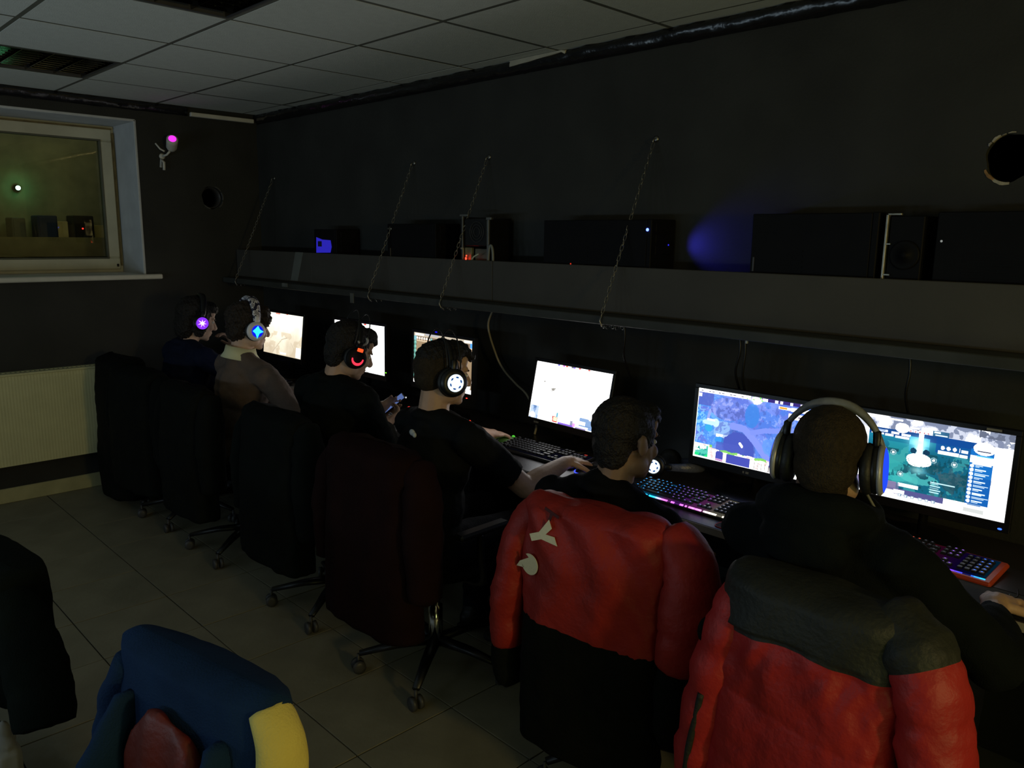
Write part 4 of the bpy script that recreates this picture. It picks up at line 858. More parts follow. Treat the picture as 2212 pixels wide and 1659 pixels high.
# cables on the wall
b = BM(); tube(b, spline([(2.60, -.05, 1.326), (2.555, -.06, 1.22), (2.61, -.055, 1.075), (2.665, -.05, 1.0), (2.76, -.06, .945), (2.88, -.09, .90), (2.98, -.13, .80), (2.99, -.15, .737)], 8), .0055, 8)
tag(obj('wall_cable', b, M('beige_cable', (.42, .38, .27), .5), smooth=True), 'beige cable hanging in a curve from the shelf down the black wall', 'cable')
def hang(x, z1, label, dx=.0, clip=False):
    t = thing('hanging_cable', label, 'cable', (x, -.21, 1.326))
    b = BM(); tube(b, spline([(0, 0, 0), (.004, .0, -.06), (-.004 + dx, .01, (z1 - 1.326) * .6), (dx, .06, z1 - 1.326)], 6), .0045, 7); obj('cable', b, BLK, t, smooth=True)
    if clip:
        b = BM(); box(b, (.006, -.008, -.024), (.014, .0, -.004), .001); obj('white_clip', b, WHITE, t)
hang(3.553, 1.09, 'thin black cable hanging from the shelf above the right end of the white monitor')
hang(4.106, 1.06, 'black cable with a small white clip hanging from the shelf above the map screen', .0, True)
hang(4.085, 1.09, 'black cable hanging from the shelf just left of the clipped cable', -.01)
hang(4.68, 1.10, 'black cable hanging from the shelf above the right monitor')
# ================================================================== CHAIRS
def chair(x, y, rz, label, fab=None, arms=True, bt=.93):
    t = thing('office_chair', label, 'chair', (x, y, 0), rz, group=None); f = fab or CHAIRF
    b = BM(); ell(b, (0, 0, .455), (.235, .235, .040)); ell(b, (0, .05, .452), (.225, .20, .040)); obj('seat', b, f, t, smooth=True)
    b = BM(); n = 12; R = []
    for k in range(n + 1):
        z = .54 + (bt - .54) * k / n; q = k / n * 2 - 1; hw = .205 * (1 - .10 * abs(q) ** 4) + .01 * math.sin(PI * k / n); yy = -.235 - .045 * (k / n) ; th = .026 * (1 - .65 * abs(q) ** 6); ring = []
        for j in range(16):
            a = 2 * PI * j / 16; ring.append(b.verts.new((hw * math.copysign(abs(math.cos(a)) ** .55, math.cos(a)), yy + .022 * math.cos(a) ** 2 + th * math.copysign(abs(math.sin(a)) ** .7, math.sin(a)), z)))
        R.append(ring)
    for p, q in zip(R, R[1:]):
        for j in range(16): b.faces.new((p[j], p[(j + 1) % 16], q[(j + 1) % 16], q[j]))
    b.faces.new(R[0][::-1]); b.faces.new(R[-1]); obj('backrest', b, f, t, smooth=True)
    b = BM(); tube(b, spline([(0, -.02, .415), (0, -.20, .418), (0, -.275, .47), (0, -.275, .62)], 6), .018, 8, sy=.6); obj('back_bracket', b, BLK, t, smooth=True)
    b = BM(); lathe(b, [(.028, .09), (.028, .26), (.017, .265), (.017, .415)], 16); obj('gas_column', b, CHROME, t, smooth=True)
    b = BM(); box(b, (-.08, -.09, .405), (.08, .09, .425), .004); obj('seat_plate', b, BLK, t)
    for k in range(5):
        a = 2 * PI * k / 5 + .31; c, s = math.cos(a), math.sin(a)
        b = BM(); tube(b, [(.02 * c, .02 * s, .115), (.15 * c, .15 * s, .105), (.295 * c, .295 * s, .078)], [.026, .022, .015], 8, sy=.7); lg = obj('base_leg', b, BLK, t, smooth=True)
        b = BM()
        for sd in (-1, 1): lathe(b, [(.010, sd * .006), (.026, sd * .008), (.026, sd * .022), (.012, sd * .025)] if sd > 0 else [(.012, -.025), (.026, -.022), (.026, -.008), (.010, -.006)], 14, (0, 0, 0), 'X')
        tube(b, [(0, 0, 0), (0, .0, .05)], .006, 6); obj('castor', b, DGREY, lg, (.30 * c, .30 * s, .0265), (0, 0, a + .6 * k), smooth=True)
    if arms:
        for sd in (-1, 1):
            b = BM(); tube(b, spline([(sd * .17, 0, .42), (sd * .265, .0, .44), (sd * .275, -.02, .54), (sd * .27, -.02, .635)], 5), .014, 8); obj('arm_post', b, BLK, t, smooth=True)
            b = BM(); box(b, (sd * .27 - .025, -.13, .632), (sd * .27 + .025, .11, .655), .008); obj('armrest', b, BLK, t)
    return t
SEATS = dict(p1=(.98, -1.00, .06), p2=(1.66, -1.0, 0.0), p3=(2.57, -1.0, 0.0), p4=(3.31, -1.02, .03), p5=(4.225, -.945, .13), p6=(4.905, -.99, -.0))
for k, lab in (('p1', 'black office chair under the person in navy with violet lit headset'), ('p2', 'black office chair under the person in the brown sweater'), ('p3', 'black office chair under the person with the red lit headset'), ('p4', 'black office chair under the person in the black t-shirt'), ('p5', 'black office chair that carries the red and black jacket with white letters'), ('p6', 'black office chair that carries the red puffer jacket with black yoke')):
    x, y, r = SEATS[k]; chair(x, y, r, lab, arms=(k in ('p3', 'p4')))
# ================================================================== PEOPLE
def rot_to(fwd, up=V((0, 0, 1))):
    y = V(fwd).normalized(); x = y.cross(up).normalized(); z = x.cross(y); return Matrix((x, y, z)).transposed()
def ik(S_, W_t, la, lb, pole):
    d = W_t - S_; L = min(d.length, (la + lb) * .999); d.normalize(); a = (la * la - lb * lb + L * L) / (2 * L); h = math.sqrt(max(la * la - a * a, 0))
    p = V(pole); p = (p - d * p.dot(d)).normalized(); return S_ + d * a + p * h, S_ + d * L
def hand(bm, w_, d, n, side, curl=(.35, .5, .35), spread=.012, thumb_close=.5, sc=1.0):
    # w_: wrist, d: finger direction, n: palm normal, side: +1 right hand, -1 left
    d = V(d).normalized(); n = V(n); n = (n - d * n.dot(d)).normalized(); l = n.cross(d) * side           # l: thumb side
    ell(bm, w_ + d * .046 * sc, (.040 * sc, .052 * sc, .0155 * sc), Matrix((l, d, n)).transposed(), 14, 8)
    rc(bm, w_ - d * .01, .027 * sc, w_ + d * .03 * sc, .026 * sc)
    for k, (o, ln) in enumerate(((.030, .070), (.0105, .079), (-.0095, .074), (-.028, .058))):
        p = w_ + d * (.086 - .004 * abs(k - 1.2)) * sc + l * o * sc; dd = (d + l * (o / .03) * spread * 6).normalized(); a = 0
        segs = (ln * .45, ln * .31, ln * .24); rs = (.0095, .0085, .0075, .0068); ax = None
        cur = d * 1.0
        for s_, c_, r0, r1 in zip(segs, curl, rs, rs[1:]):
            a += c_ * (1 + .08 * k); q = p + (dd * math.cos(a) + n * math.sin(a)) * s_ * sc; rc(bm, p, r0 * sc, q, r1 * sc, 10); p = q
    p = w_ + d * .022 * sc + l * .030 * sc; dirs = ((d * .62 + l * .72 + n * .25), (d * .85 + l * (.35 - .6 * thumb_close) + n * (.35 + .4 * thumb_close)), (d * .9 + l * (.1 - .8 * thumb_close) + n * (.4 + .4 * thumb_close)))
    for s_, dv, r0, r1 in zip((.040, .032, .026), dirs, (.0125, .0108, .0095), (.0108, .0095, .008)):
        q = p + dv.normalized() * s_ * sc; rc(bm, p, r0 * sc, q, r1 * sc, 10); p = q
PEOPLE = {}
def person(key, label, hip, neck, headc, head_ypr, shL, shR, wristL, wristR, handL=None, handR=None, sleeve='long', shirt=None, skin=None, hair=None, hairstyle='short', kneeL=None, kneeR=None, footz=.05, bulk=1.0, poleL=(-.5, -.3, -.8), poleR=(.5, -.3, -.8), hood=False, collar=None, jaw=1.0, cuffs=None, voxel=.0052, logo=None):
    hip, neck, headc, shL, shR = map(V, (hip, neck, headc, shL, shR)); root = V((hip.x, hip.y, 0)); skin = skin or SKIN
    t = thing('person', label, 'person', root)
    yaw, pitch, roll = [math.radians(a) for a in head_ypr]
    HR = Matrix.Rotation(yaw, 3, 'Z') @ Matrix.Rotation(pitch, 3, 'X') @ Matrix.Rotation(roll, 3, 'Y')
    hp = lambda x, y, z: headc + HR @ V((x, y, z)) - root
    he = lambda bm, c, r: ell(bm, hp(*c), r, HR, 18, 12)
    H, N_, SL, SR = hip - root, neck - root, shL - root, shR - root
    across = (SR - SL).normalized(); up = (N_ - H).normalized(); fw = up.cross(across).normalized(); TR = Matrix((across, fw, up)).transposed(); B = bulk
    def torso(bm, g):
        ell(bm, H + V((0, .0, .015)), (.170 * B + g, .135 * B + g, .125 + g), TR); ell(bm, H.lerp(N_, .33), (.152 * B + g, .115 * B + g, .15 + g), TR)
        ell(bm, H.lerp(N_, .66) + fw * .01, (.165 * B + g, .118 * B + g, .165 + g), TR); mid = (SL + SR) / 2
        rc(bm, SL.lerp(mid, .12), .056 * B + g, mid, .082 + g); rc(bm, SR.lerp(mid, .12), .056 * B + g, mid, .082 + g); ell(bm, mid - up * .05 - fw * .015, (.15 * B + g, .10 + g, .09 + g), TR)
        for s_ in (SL, SR): rc(bm, N_ + up * .015 - fw * .01, .044 + g * .7, s_.lerp(N_, .22), .050 * B + g * .8)
    arms = []
    for s_, wr, pole, sd, hd in ((SL, wristL, poleL, -1, handL), (SR, wristR, poleR, 1, handR)):
        e, w2 = ik(s_, V(wr) - root, .305, .265, pole); arms.append((s_, e, w2, sd, hd))
    legs = []
    for sd, kn in ((-1, kneeL), (1, kneeR)):
        hj = H + V((sd * .095, .02, -.01)); k_ = (V(kn) - root) if kn else H + V((sd * .14, .40, .005)); fo = V((k_.x + sd * .01, k_.y - .02, .09)); legs.append((hj, k_, fo))
    # ---- the body: one continuous surface
    bm = BM(); torso(bm, -.004)
    rc(bm, N_ - up * .03, .062, hp(0, -.022, -.045), .054)
    he(bm, (0, -.014, .036), (.075, .095, .083)); he(bm, (0, .036, -.028), (.060, .058, .082)); he(bm, (0, .042, -.078), (.046 * jaw, .046, .034)); he(bm, (0, .070, -.098), (.022, .018, .016))
    he(bm, (0, .078, .024), (.050, .018, .013)); he(bm, (0, .066, .055), (.052, .028, .035))
    for s_ in (-1, 1):
        he(bm, (s_ * .034, .068, -.026), (.024, .022, .024)); he(bm, (s_ * .050, .005, -.065), (.018, .04, .03)); he(bm, (s_ * .077, -.008, -.004), (.008, .020, .032)); he(bm, (s_ * .081, -.014, .006), (.006, .016, .022)); he(bm, (s_ * .012, .106, -.036), (.009, .012, .009))
    rc(bm, hp(0, .088, .014), .0085, hp(0, .114, -.030), .0115); he(bm, (0, .088, -.060), (.022, .011, .0065)); he(bm, (0, .085, -.073), (.019, .011, .0075))
    for s_, e, w2, sd, hd in arms:
        rc(bm, s_, .052 * B, e, .042 * B); rc(bm, e, .043 * B, e.lerp(w2, .35), .043 * B); rc(bm, e.lerp(w2, .35), .043 * B, w2, .028)
        h_ = hd or {}; hand(bm, w2, h_.get('d', (w2 - e)), h_.get('n', (0, 0, -1)), sd, h_.get('curl', (.4, .5, .4)), thumb_close=h_.get('th', .4), sc=h_.get('sc', 1.0))
    for hj, k_, fo in legs:
        rc(bm, hj, .088 * B, k_, .060 * B); rc(bm, k_, .060 * B, k_.lerp(fo, .35), .056 * B); rc(bm, k_.lerp(fo, .35), .056, fo, .036); rc(bm, fo - V((0, .03, .03)), .036, fo + V((0, .15, -.055)), .026)
    mobj('body', fuse(bm, voxel, 2), skin, t)
    for s_ in (-1, 1):
        bm = BM(); ell(bm, (0, 0, 0), (.0125, .0095, .0085)); e_ = obj('eye', bm, EYE, t, hp(s_ * .031, .0790, .002), HR.to_euler(), smooth=True); bm = BM(); ell(bm, (0, .0075, 0), (.005, .003, .005), None, 10, 6); obj('iris', bm, IRIS, e_, smooth=True)
        bm = BM(); rc(bm, hp(s_ * .015, .098, .017), .004, hp(s_ * .045, .086, .022), .003, 8); obj('eyebrow', bm, hair or HAIR, t, smooth=True)
    # ---- clothing
    def folds(amp): return lambda co: amp * (wob(co, 34, 0) * .9 + wob(co * np.array([1, 1, 2.2]), 62, 5) * .55)
    bm = BM(); torso(bm, .009)
    for s_, e, w2, sd, hd in arms:
        if sleeve == 'long':
            rc(bm, s_, .066 * B, s_.lerp(e, .5), .062 * B); rc(bm, s_.lerp(e, .5), .062 * B, e, .058 * B); rc(bm, e, .058 * B, e.lerp(w2, .5), .055 * B); rc(bm, e.lerp(w2, .5), .050 * B, w2 - (w2 - e).normalized() * .046, .036)
        else:
            rc(bm, s_, .068 * B, s_.lerp(e, .50), .062 * B); tube(bm, [s_.lerp(e, .35), s_.lerp(e, .74)], [.058 * B, .060 * B], 16)
    rc(bm, N_ - up * .06, .080, N_ - up * .004, .072)
    if hood:
        for k in range(9):
            a = PI * (1.0 + k / 8.0); pass
        pts = [N_ + across * (.105 * math.cos(a)) + fw * (.085 * math.sin(a)) + up * (.012 + .03 * max(0, -math.sin(a))) for a in [2 * PI * k / 18 for k in range(19)]]
        chain_rc(bm, pts, [.034 + .022 * max(0, -math.sin(2 * PI * k / 18)) for k in range(19)])
        ell(bm, N_ - fw * .10 - up * .035, (.105, .055, .085), TR)
    else:
        pts = [N_ + across * (.066 * math.cos(a)) + fw * (.066 * math.sin(a)) + up * (.012 - .012 * math.sin(a)) for a in [2 * PI * k / 18 for k in range(19)]]
        chain_rc(bm, pts, [.017] * 19)
    mobj('sweater' if sleeve == 'long' else 'shirt', fuse(bm, .0075, 2, folds(.0050 if sleeve == 'long' else .0038)), shirt, t)
    if collar:
        bm = BM(); n = 28; R = []
        cx = (hp(0, -.022, -.045) - N_).normalized()
        for k in range(n):
            a = 2 * PI * k / n; sn = math.sin(a); o = across * math.cos(a) + fw * sn; lift = .012 * max(0, -sn)
            R.append([bm.verts.new(N_ + o * r_ + up * (h_ + lift)) for r_, h_ in ((.068, .052), (.074, .054), (.082, .02), (.100, -.006), (.090, -.010), (.070, .012))])
        for k in range(n):
            if k in (7,): continue
            A, C_ = R[k], R[(k + 1) % n]
            for j in range(6): bm.faces.new((A[j], C_[j], C_[(j + 1) % 6], A[(j + 1) % 6]))
        bmesh.ops.recalc_face_normals(bm, faces=bm.faces); obj('collar', bm, collar, t, smooth=True)
    if logo: logo(t, N_, across, fw, up)
    bm = BM(); ell(bm, H + V((0, .01, -.005)), (.182 * B, .150 * B, .105), None)
    for hj, k_, fo in legs: rc(bm, hj, .100 * B, k_, .074 * B); rc(bm, k_, .074 * B, fo, .055)
    mobj('trousers', fuse(bm, .012, 2, folds(.004)), DENIM, t)
    for hj, k_, fo in legs:
        bm = BM(); rc(bm, fo + V((0, -.035, -.045)), .043, fo + V((0, .06, -.045)), .046); rc(bm, fo + V((0, .06, -.05)), .044, fo + V((0, .16, -.056)), .034); rc(bm, fo + V((0, -.02, -.04)), .044, fo + V((0, -.01, .01)), .046); box(bm, fo + V((-.045, -.08, -.089)), fo + V((.045, .195, -.07)), .01)
        mobj('shoe', fuse(bm, .007, 2), SHOE, t)
    # ---- hair
    hm = hair or HAIR; bm = BM()
    if hairstyle == 'crop':
        he(bm, (0, -.019, .040), (.079, .097, .085)); he(bm, (0, -.052, -.010), (.068, .058, .066)); he(bm, (0, -.045, -.065), (.052, .040, .040)); amp = .0012
    elif hairstyle == 'quiff':                      # cropped sides, longer top swept forward
        he(bm, (0, -.012, .064), (.072, .096, .066)); he(bm, (0, .045, .092), (.062, .055, .038)); he(bm, (0, .082, .082), (.050, .030, .026)); he(bm, (.02, .10, .072), (.026, .018, .016)); amp = .005
    elif hairstyle == 'fringe':
        he(bm, (0, -.024, .048), (.088, .102, .090)); he(bm, (0, -.062, -.012), (.068, .052, .070)); he(bm, (0, .064, .078), (.062, .045, .042)); he(bm, (0, .092, .048), (.058, .018, .034)); he(bm, (.055, .060, .040), (.022, .030, .040)); he(bm, (-.055, .060, .040), (.022, .030, .040)); amp = .006
    elif hairstyle == 'bob':
        he(bm, (0, -.026, .046), (.092, .106, .092)); he(bm, (0, -.060, -.030), (.084, .062, .095)); he(bm, (0, .055, .080), (.066, .050, .040)); he(bm, (.074, .00, -.02), (.020, .046, .075)); he(bm, (-.074, .00, -.02), (.020, .046, .075)); amp = .005
    else:                                           # short
        he(bm, (0, -.022, .046), (.084, .101, .088)); he(bm, (0, -.058, -.010), (.066, .052, .068)); he(bm, (0, .055, .086), (.060, .046, .038)); he(bm, (.0, .084, .070), (.050, .022, .022)); he(bm, (.072, .012, .02), (.012, .03, .035)); he(bm, (-.072, .012, .02), (.012, .03, .035)); he(bm, (0, -.058, -.045), (.056, .040, .045)); amp = .003
    hx = fuse(bm, .0048, 1, lambda co: amp * (wob(co, 90, 2) + wob(co, 210, 7, 6)))
    mobj('hair', hx, hm, t)
    if hairstyle == 'quiff':
        bm = BM(); he(bm, (0, -.019, .034), (.0785, .0965, .080)); he(bm, (0, -.050, -.008), (.066, .058, .056)); mobj('cropped_hair', fuse(bm, .005, 1), HAIRS, t)
    PEOPLE[key] = (headc, HR, neck); return t
KN = {}
NAVY = M('navy_cloth', (.006, .009, .024), .85, spec=.08, bump=.25, bscale=300); TAUPE = M('taupe_knit', (.12, .085, .066), .9, bump=.5, bscale=330); DKG = M('black_green_cloth', (.0045, .006, .0055), .85, spec=.08, bump=.25, bscale=260)
BTEE = M('black_tshirt', (.006, .007, .008), .8, spec=.08, bump=.2, bscale=300); BTEE2 = M('soft_black_tshirt', (.005, .005, .006), .85, spec=.08, bump=.2, bscale=280); HOOD = M('black_hoodie', (.005, .007, .0075), .85, spec=.08, bump=.3, bscale=300)
COLL = M('pale_yellow_collar', (.66, .64, .40), .8, var=.06, bump=.2, bscale=300)
person('p1', 'person in navy with hand raised to the mouth, nearest the end wall', (.86, -1.0, .53), (.93, -.975, 1.025), (.965, -.915, 1.170), (-6, -14, 0), (.74, -.98, .965), (1.11, -.95, .965), (.72, -.60, .79), (.960, -.690, .985),
       dict(d=(.2, 1, -.1)), dict(d=(-.55, -.25, .80), n=(-.3, -.9, -.3), curl=(.5, .6, .5), th=.3), 'long', NAVY, SKIN2, HAIR, 'bob', poleR=(.6, .1, -.8))
person('p2', 'person in a taupe sweater with pale collar and white headset', (1.66, -1.02, .53), (1.655, -.985, 1.035), (1.655, -.935, 1.190), (-2, -8, 0), (1.47, -.975, .975), (1.855, -.945, .955), (1.56, -.58, .79), (1.99, -.60, .80),
       None, None, 'long', TAUPE, SKIN2, HAIRB, 'fringe', collar=COLL)
def patch3(t, N_, ac, fw, up): pass
person('p3', 'person in black leaning over a phone, with red lit headset', (2.57, -1.04, .53), (2.575, -1.00, 1.035), (2.620, -.940, 1.172), (-12, -20, 4), (2.37, -1.00, .975), (2.78, -.98, .985), (2.375, -.65, .815), (2.50, -.67, .785),
       dict(d=(.15, .75, .25), n=(.7, 0, .5), curl=(.5, .55, .4)), dict(d=(-.25, .85, .25), n=(-.6, -.1, .6), curl=(.5, .55, .4), th=.2), 'long', DKG, SKIN, HAIR, 'short', poleR=(.6, -.2, -.8), bulk=1.04)
def plogo(t, N_, ac, fw, up):
    bm = BM(); ell(bm, N_ - fw * .121 - up * .030 + ac * .045, (.016, .006, .012), None, 12, 8); ell(bm, N_ - fw * .122 - up * .036 + ac * .060, (.010, .006, .010), None, 10, 6); obj('printed_mark', bm, M('pale_print', (.42, .43, .42), .7), t, smooth=True)
person('p4', 'person in a black t-shirt with bare forearms and a white lit headset', (3.31, -1.06, .53), (3.315, -1.035, 1.005), (3.325, -.995, 1.168), (-14, -4, 0), (3.145, -1.00, .955), (3.500, -1.01, .955), (3.010, -.470, .792), (3.535, -.535, .788),
       dict(d=(-.05, 1, -.12), n=(0, -.1, -1), curl=(.25, .5, .4), th=.2), dict(d=(.05, 1, -.08), n=(-.1, -.1, -1), curl=(.25, .5, .4), th=.3), 'short', BTEE, SKIN, HAIR, 'quiff', poleR=(.35, .1, -.9), logo=plogo)
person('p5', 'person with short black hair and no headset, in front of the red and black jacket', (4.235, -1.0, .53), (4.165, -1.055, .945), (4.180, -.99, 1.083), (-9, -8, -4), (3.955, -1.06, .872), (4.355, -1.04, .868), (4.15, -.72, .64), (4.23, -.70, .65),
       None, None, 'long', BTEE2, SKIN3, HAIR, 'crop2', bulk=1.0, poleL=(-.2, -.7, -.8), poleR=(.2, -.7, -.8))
person('p6', 'broad person in a black hoodie with a silver banded headset, at the right', (4.87, -1.02, .53), (4.815, -1.075, 1.045), (4.828, -1.085, 1.188), (15, -2, 0), (4.635, -1.06, .955), (4.985, -1.05, .975), (4.76, -.56, .79), (5.098, -.675, .784),
       dict(d=(0, 1, -.1)), dict(d=(-.05, 1, -.10), n=(0, -.1, -1), curl=(.22, .5, .4), th=.2, sc=1.12), 'long', HOOD, SKIN, HAIRS, 'crop', bulk=1.10, hood=True, poleR=(.7, -.2, -.7))
# ================================================================== HEADSETS, PHONE
def star(n, r0, r1, th, rg, x, skew=0):
    pts = []
    for k in range(2 * n):
        a = PI * k / n + skew; r = (r0 if k % 2 == 0 else r1) * rg.uniform(.82, 1.15); pts.append((x, r * math.cos(a), r * math.sin(a)))
    return pts
def headset(key, label, style, cup=.047, band=None, cupm=BLK, lit=None, X=.090, gap=.0, band_w=.022, tilt=.0, rot=None, pos=None, rx=None):
    if key in PEOPLE: hc, HR, _ = PEOPLE[key]
    else: hc, HR = V(pos), rot
    t = thing('headset', label, 'headset', hc, rot=HR.to_euler())
    for sd in (-1, 1):
        m = Matrix.Translation((sd * X, -.008, -.012)) @ Matrix.Rotation(sd * -.06, 4, 'Y') @ Matrix.Rotation(tilt, 4, 'X')
        b = BM(); lathe(b, [(cup * .55, sd * -.008), (cup * .98, sd * -.004), (cup * 1.04, sd * .008), (cup * .98, sd * .018)][::sd], 28, (0, 0, 0), 'X'); cu = obj('ear_cushion', b, M('black_leatherette', (.014, .014, .014), .5, bump=.2), t, smooth=True); cu.matrix_local = m
        b = BM(); lathe(b, [(cup * .95, sd * .016), (cup * 1.0, sd * .024), (cup * .92, sd * .036), (cup * .62, sd * .041), (cup * .60, sd * .040), (0.0001, sd * .040)][::sd], 28, (0, 0, 0), 'X'); box(b, (sd * .024 - .008, -.011, cup * .6), (sd * .024 + .008, .011, cup * 1.55), .004)
        ec = obj('ear_cup', b, cupm, t, smooth=True); ec.matrix_local = m
        if lit: lit(ec, sd, cup)
    def arc(r_x, top, y=-.008, z0=.05, n=22, a0=.16):
        return [(r_x * math.cos(a0 + (PI - 2 * a0) * k / n), y, z0 + (top - z0) * math.sin(a0 + (PI - 2 * a0) * k / n) - (.03 * abs(math.cos(PI * k / n)) ** 3)) for k in range(n + 1)]
    if style == 'wire':
        for yy, tp in ((-.030, .160), (.022, .156)):
            b = BM(); tube(b, arc(.104, tp + gap, yy), .0028, 8); obj('wire_band', b, BLK, t, smooth=True)
        b = BM(); tube(b, arc(.097, .134, -.006), .011, 8, sy=.30); obj('head_strap', b, BLK, t, smooth=True)
    else:
        pr = arc(rx or (.106 + gap * .6), .148 + gap, -.006); b = BM(); n = len(pr); R = []
        for k, p in enumerate(pr):
            q0, q1 = V(pr[max(k - 1, 0)]), V(pr[min(k + 1, n - 1)]); d = (q1 - q0).normalized(); no = V((0, 1, 0)).cross(d).normalized(); no = -no if no.z * 1 + no.x * V(p).x * 3 < 0 else no
            w2 = band_w * (.6 + .4 * math.sin(PI * k / (n - 1))); th = .0055 + .005 * math.sin(PI * k / (n - 1)) ** 3
            R.append([b.verts.new(V(p) + V((0, yy, 0)) + no * zz) for yy, zz in ((-w2, 0), (-w2 * .6, th), (w2 * .6, th), (w2, 0), (w2 * .6, -th), (-w2 * .6, -th))])
        for A, C_ in zip(R, R[1:]):
            for j in range(6): b.faces.new((A[j], C_[j], C_[(j + 1) % 6], A[(j + 1) % 6]))
        b.faces.new(R[0]); b.faces.new(R[-1][::-1]); bmesh.ops.recalc_face_normals(b, faces=b.faces); obj('headband', b, band, t, smooth=True)
    return t
def lit_disc(disc, starm, n=5, r0=.62, r1=.25, rs=.62, seed=1):
    def f(ec, sd, cup):
        b = BM(); lathe(b, [(.0001, sd * .0405), (cup * rs, sd * .0405), (cup * rs * .95, sd * .043), (.0001, sd * .043)][::sd], 26, (0, 0, 0), 'X'); obj('light_disc', b, disc, ec)
        rg = random.Random(seed); b = BM(); P = star(n, cup * rs * 1.25 * r0, cup * rs * r1 * 1.2, 0, rg, sd * .0436); c = b.verts.new((sd * .0442, 0, 0)); vs = [b.verts.new(p) for p in P]
        for k in range(len(vs)): b.faces.new((c, vs[k], vs[(k + 1) % len(vs)]))
        bmesh.ops.recalc_face_normals(b, faces=b.faces); obj('light_emblem', b, starm, ec)
    return f
def lit_wheel(ec, sd, cup):
    m = E('white_blue_glow', (.72, .88, 1.0), 1.5); dk = E('blue_glow_dark', (.03, .10, .35), .8)
    b = BM(); lathe(b, [(.0001, sd * .0405), (cup * .60, sd * .0405), (cup * .57, sd * .0425), (.0001, sd * .0425)][::sd], 26, (0, 0, 0), 'X'); obj('light_disc', b, m, ec)
    b = BM()
    for k in range(6):
        a = 2 * PI * k / 6 + .3; tube(b, [(sd * .0432, cup * .40 * math.cos(a + q * .18), cup * .40 * math.sin(a + q * .18)) for q in (-1.6, -.8, 0, .8, 1.6)], [.001, .0028, .0034, .0028, .001], 5)
    obj('light_gap', b, dk, ec)
def lit_red(ec, sd, cup):
    m = E('red_glow', (1.0, .03, .06), 1.8); m2 = E('orange_red_glow', (1.0, .07, .015), 1.7)
    b = BM(); tube(b, [(sd * .043, cup * .52 * math.cos(a), cup * .52 * math.sin(a)) for a in [PI * 1.02 + 1.02 * PI * k / 14 for k in range(15)]], [.002 + .0035 * math.sin(PI * (k + 1) / 16) for k in range(15)], 6); obj('glow_arc', b, m, ec, smooth=True)
    b = BM(); box(b, (sd * .0415 - .002, -.013, cup * .66), (sd * .0415 + .002, .013, cup * .98), .0015); obj('glow_bar', b, m2, ec)
    b = BM(); tube(b, [(sd * .026, .020 * math.cos(a) + .004, cup * 1.75 + .019 * math.sin(a)) for a in [PI * 1.1 + 1.2 * PI * k / 10 for k in range(11)]], .0055, 7); obj('metal_yoke', b, M('dull_yoke', (.30, .29, .26), .4, .6), ec, smooth=True)
def lit_edge(ec, sd, cup):
    m = E('blue_ring_glow', (.015, .06, 1.0), 1.3)
    b = BM(); lathe(b, [(cup * .86, sd * .037), (cup * .88, sd * .0425), (cup * .70, sd * .046), (.0001, sd * .047)][::sd], 28, (0, 0, 0), 'X'); obj('light_disc', b, m, ec, smooth=True)
    b = BM(); lathe(b, [(cup * 1.0, sd * .030), (cup * 1.03, sd * .036), (cup * .90, sd * .0425), (cup * .88, sd * .038)][::sd], 28, (0, 0, 0), 'X'); obj('silver_ring', b, M('silver_plastic', (.42, .42, .45), .35, .3), ec, smooth=True)
CAMO = bpy.data.materials.new('grey_camouflage'); CAMO.use_nodes = True; nt = CAMO.node_tree; bs = nt.nodes['Principled BSDF']; vo = nt.nodes.new('ShaderNodeTexNoise'); vo.inputs['Scale'].default_value = 46; vo.inputs['Detail'].default_value = 1; cr = nt.nodes.new('ShaderNodeValToRGB'); cr.color_ramp.interpolation = 'CONSTANT'; tc = nt.nodes.new('ShaderNodeTexCoord')
cr.color_ramp.elements[0].color = (.02, .02, .05, 1); cr.color_ramp.elements[1].position = .47; cr.color_ramp.elements[1].color = (.70, .69, .74, 1); e = cr.color_ramp.elements.new(.55); e.color = (.30, .29, .33, 1)
nt.links.new(tc.outputs['Object'], vo.inputs['Vector']); nt.links.new(vo.outputs['Fac'], cr.inputs['Fac']); nt.links.new(cr.outputs['Color'], bs.inputs['Base Color']); bs.inputs['Roughness'].default_value = .45
WPL = M('white_headset_plastic', (.74, .73, .76), .4, var=.04)
headset('p1', 'black headset with violet glowing ear disc on the person nearest the end wall', 'band', .043, BLK, BLK, lit_disc(E('violet_glow', (.22, .03, 1.0), 1.3), E('pink_white_glow', (1, .55, 1), 1.8), 7, .6, .22, .8, 4))
headset('p2', 'white headset with camouflage band and blue lit ear disc', 'band', .050, CAMO, WPL, lit_disc(E('blue_disc_glow', (.004, .012, .85), 1.0), E('cyan_emblem_glow', (.04, .75, 1.0), 1.3), 4, .86, .46, .62, 9), band_w=.030, gap=.006)
headset('p3', 'black headset with red glowing bar and arc on the ear cup', 'wire', .046, None, BLKM, lit_red, gap=.022)
headset('p4', 'black wire banded headset with a white lit wheel on the ear cup', 'wire', .053, None, BLK, lit_wheel, gap=.012)
hs6 = headset('p6', 'large headset with silver headband and blue lit ear cups on the broad person', 'band', .056, M('silver_grey_band', (.17, .18, .20), .4, .0, var=.25, scale=40), BLK, lit_edge, X=.076, gap=-.020, band_w=.014, rx=.112)
HSC = (3.822, -.345, .79)
hx_ = V((.30, -.945, .13)).normalized(); hz_ = V((.93, .30, .05)); hz_ = (hz_ - hx_ * hz_.dot(hx_)).normalized(); hy_ = hz_.cross(hx_); HSR = Matrix((hx_, hy_, hz_)).transposed(); HSP = V(HSC) - hx_ * .128 + hz_ * .012
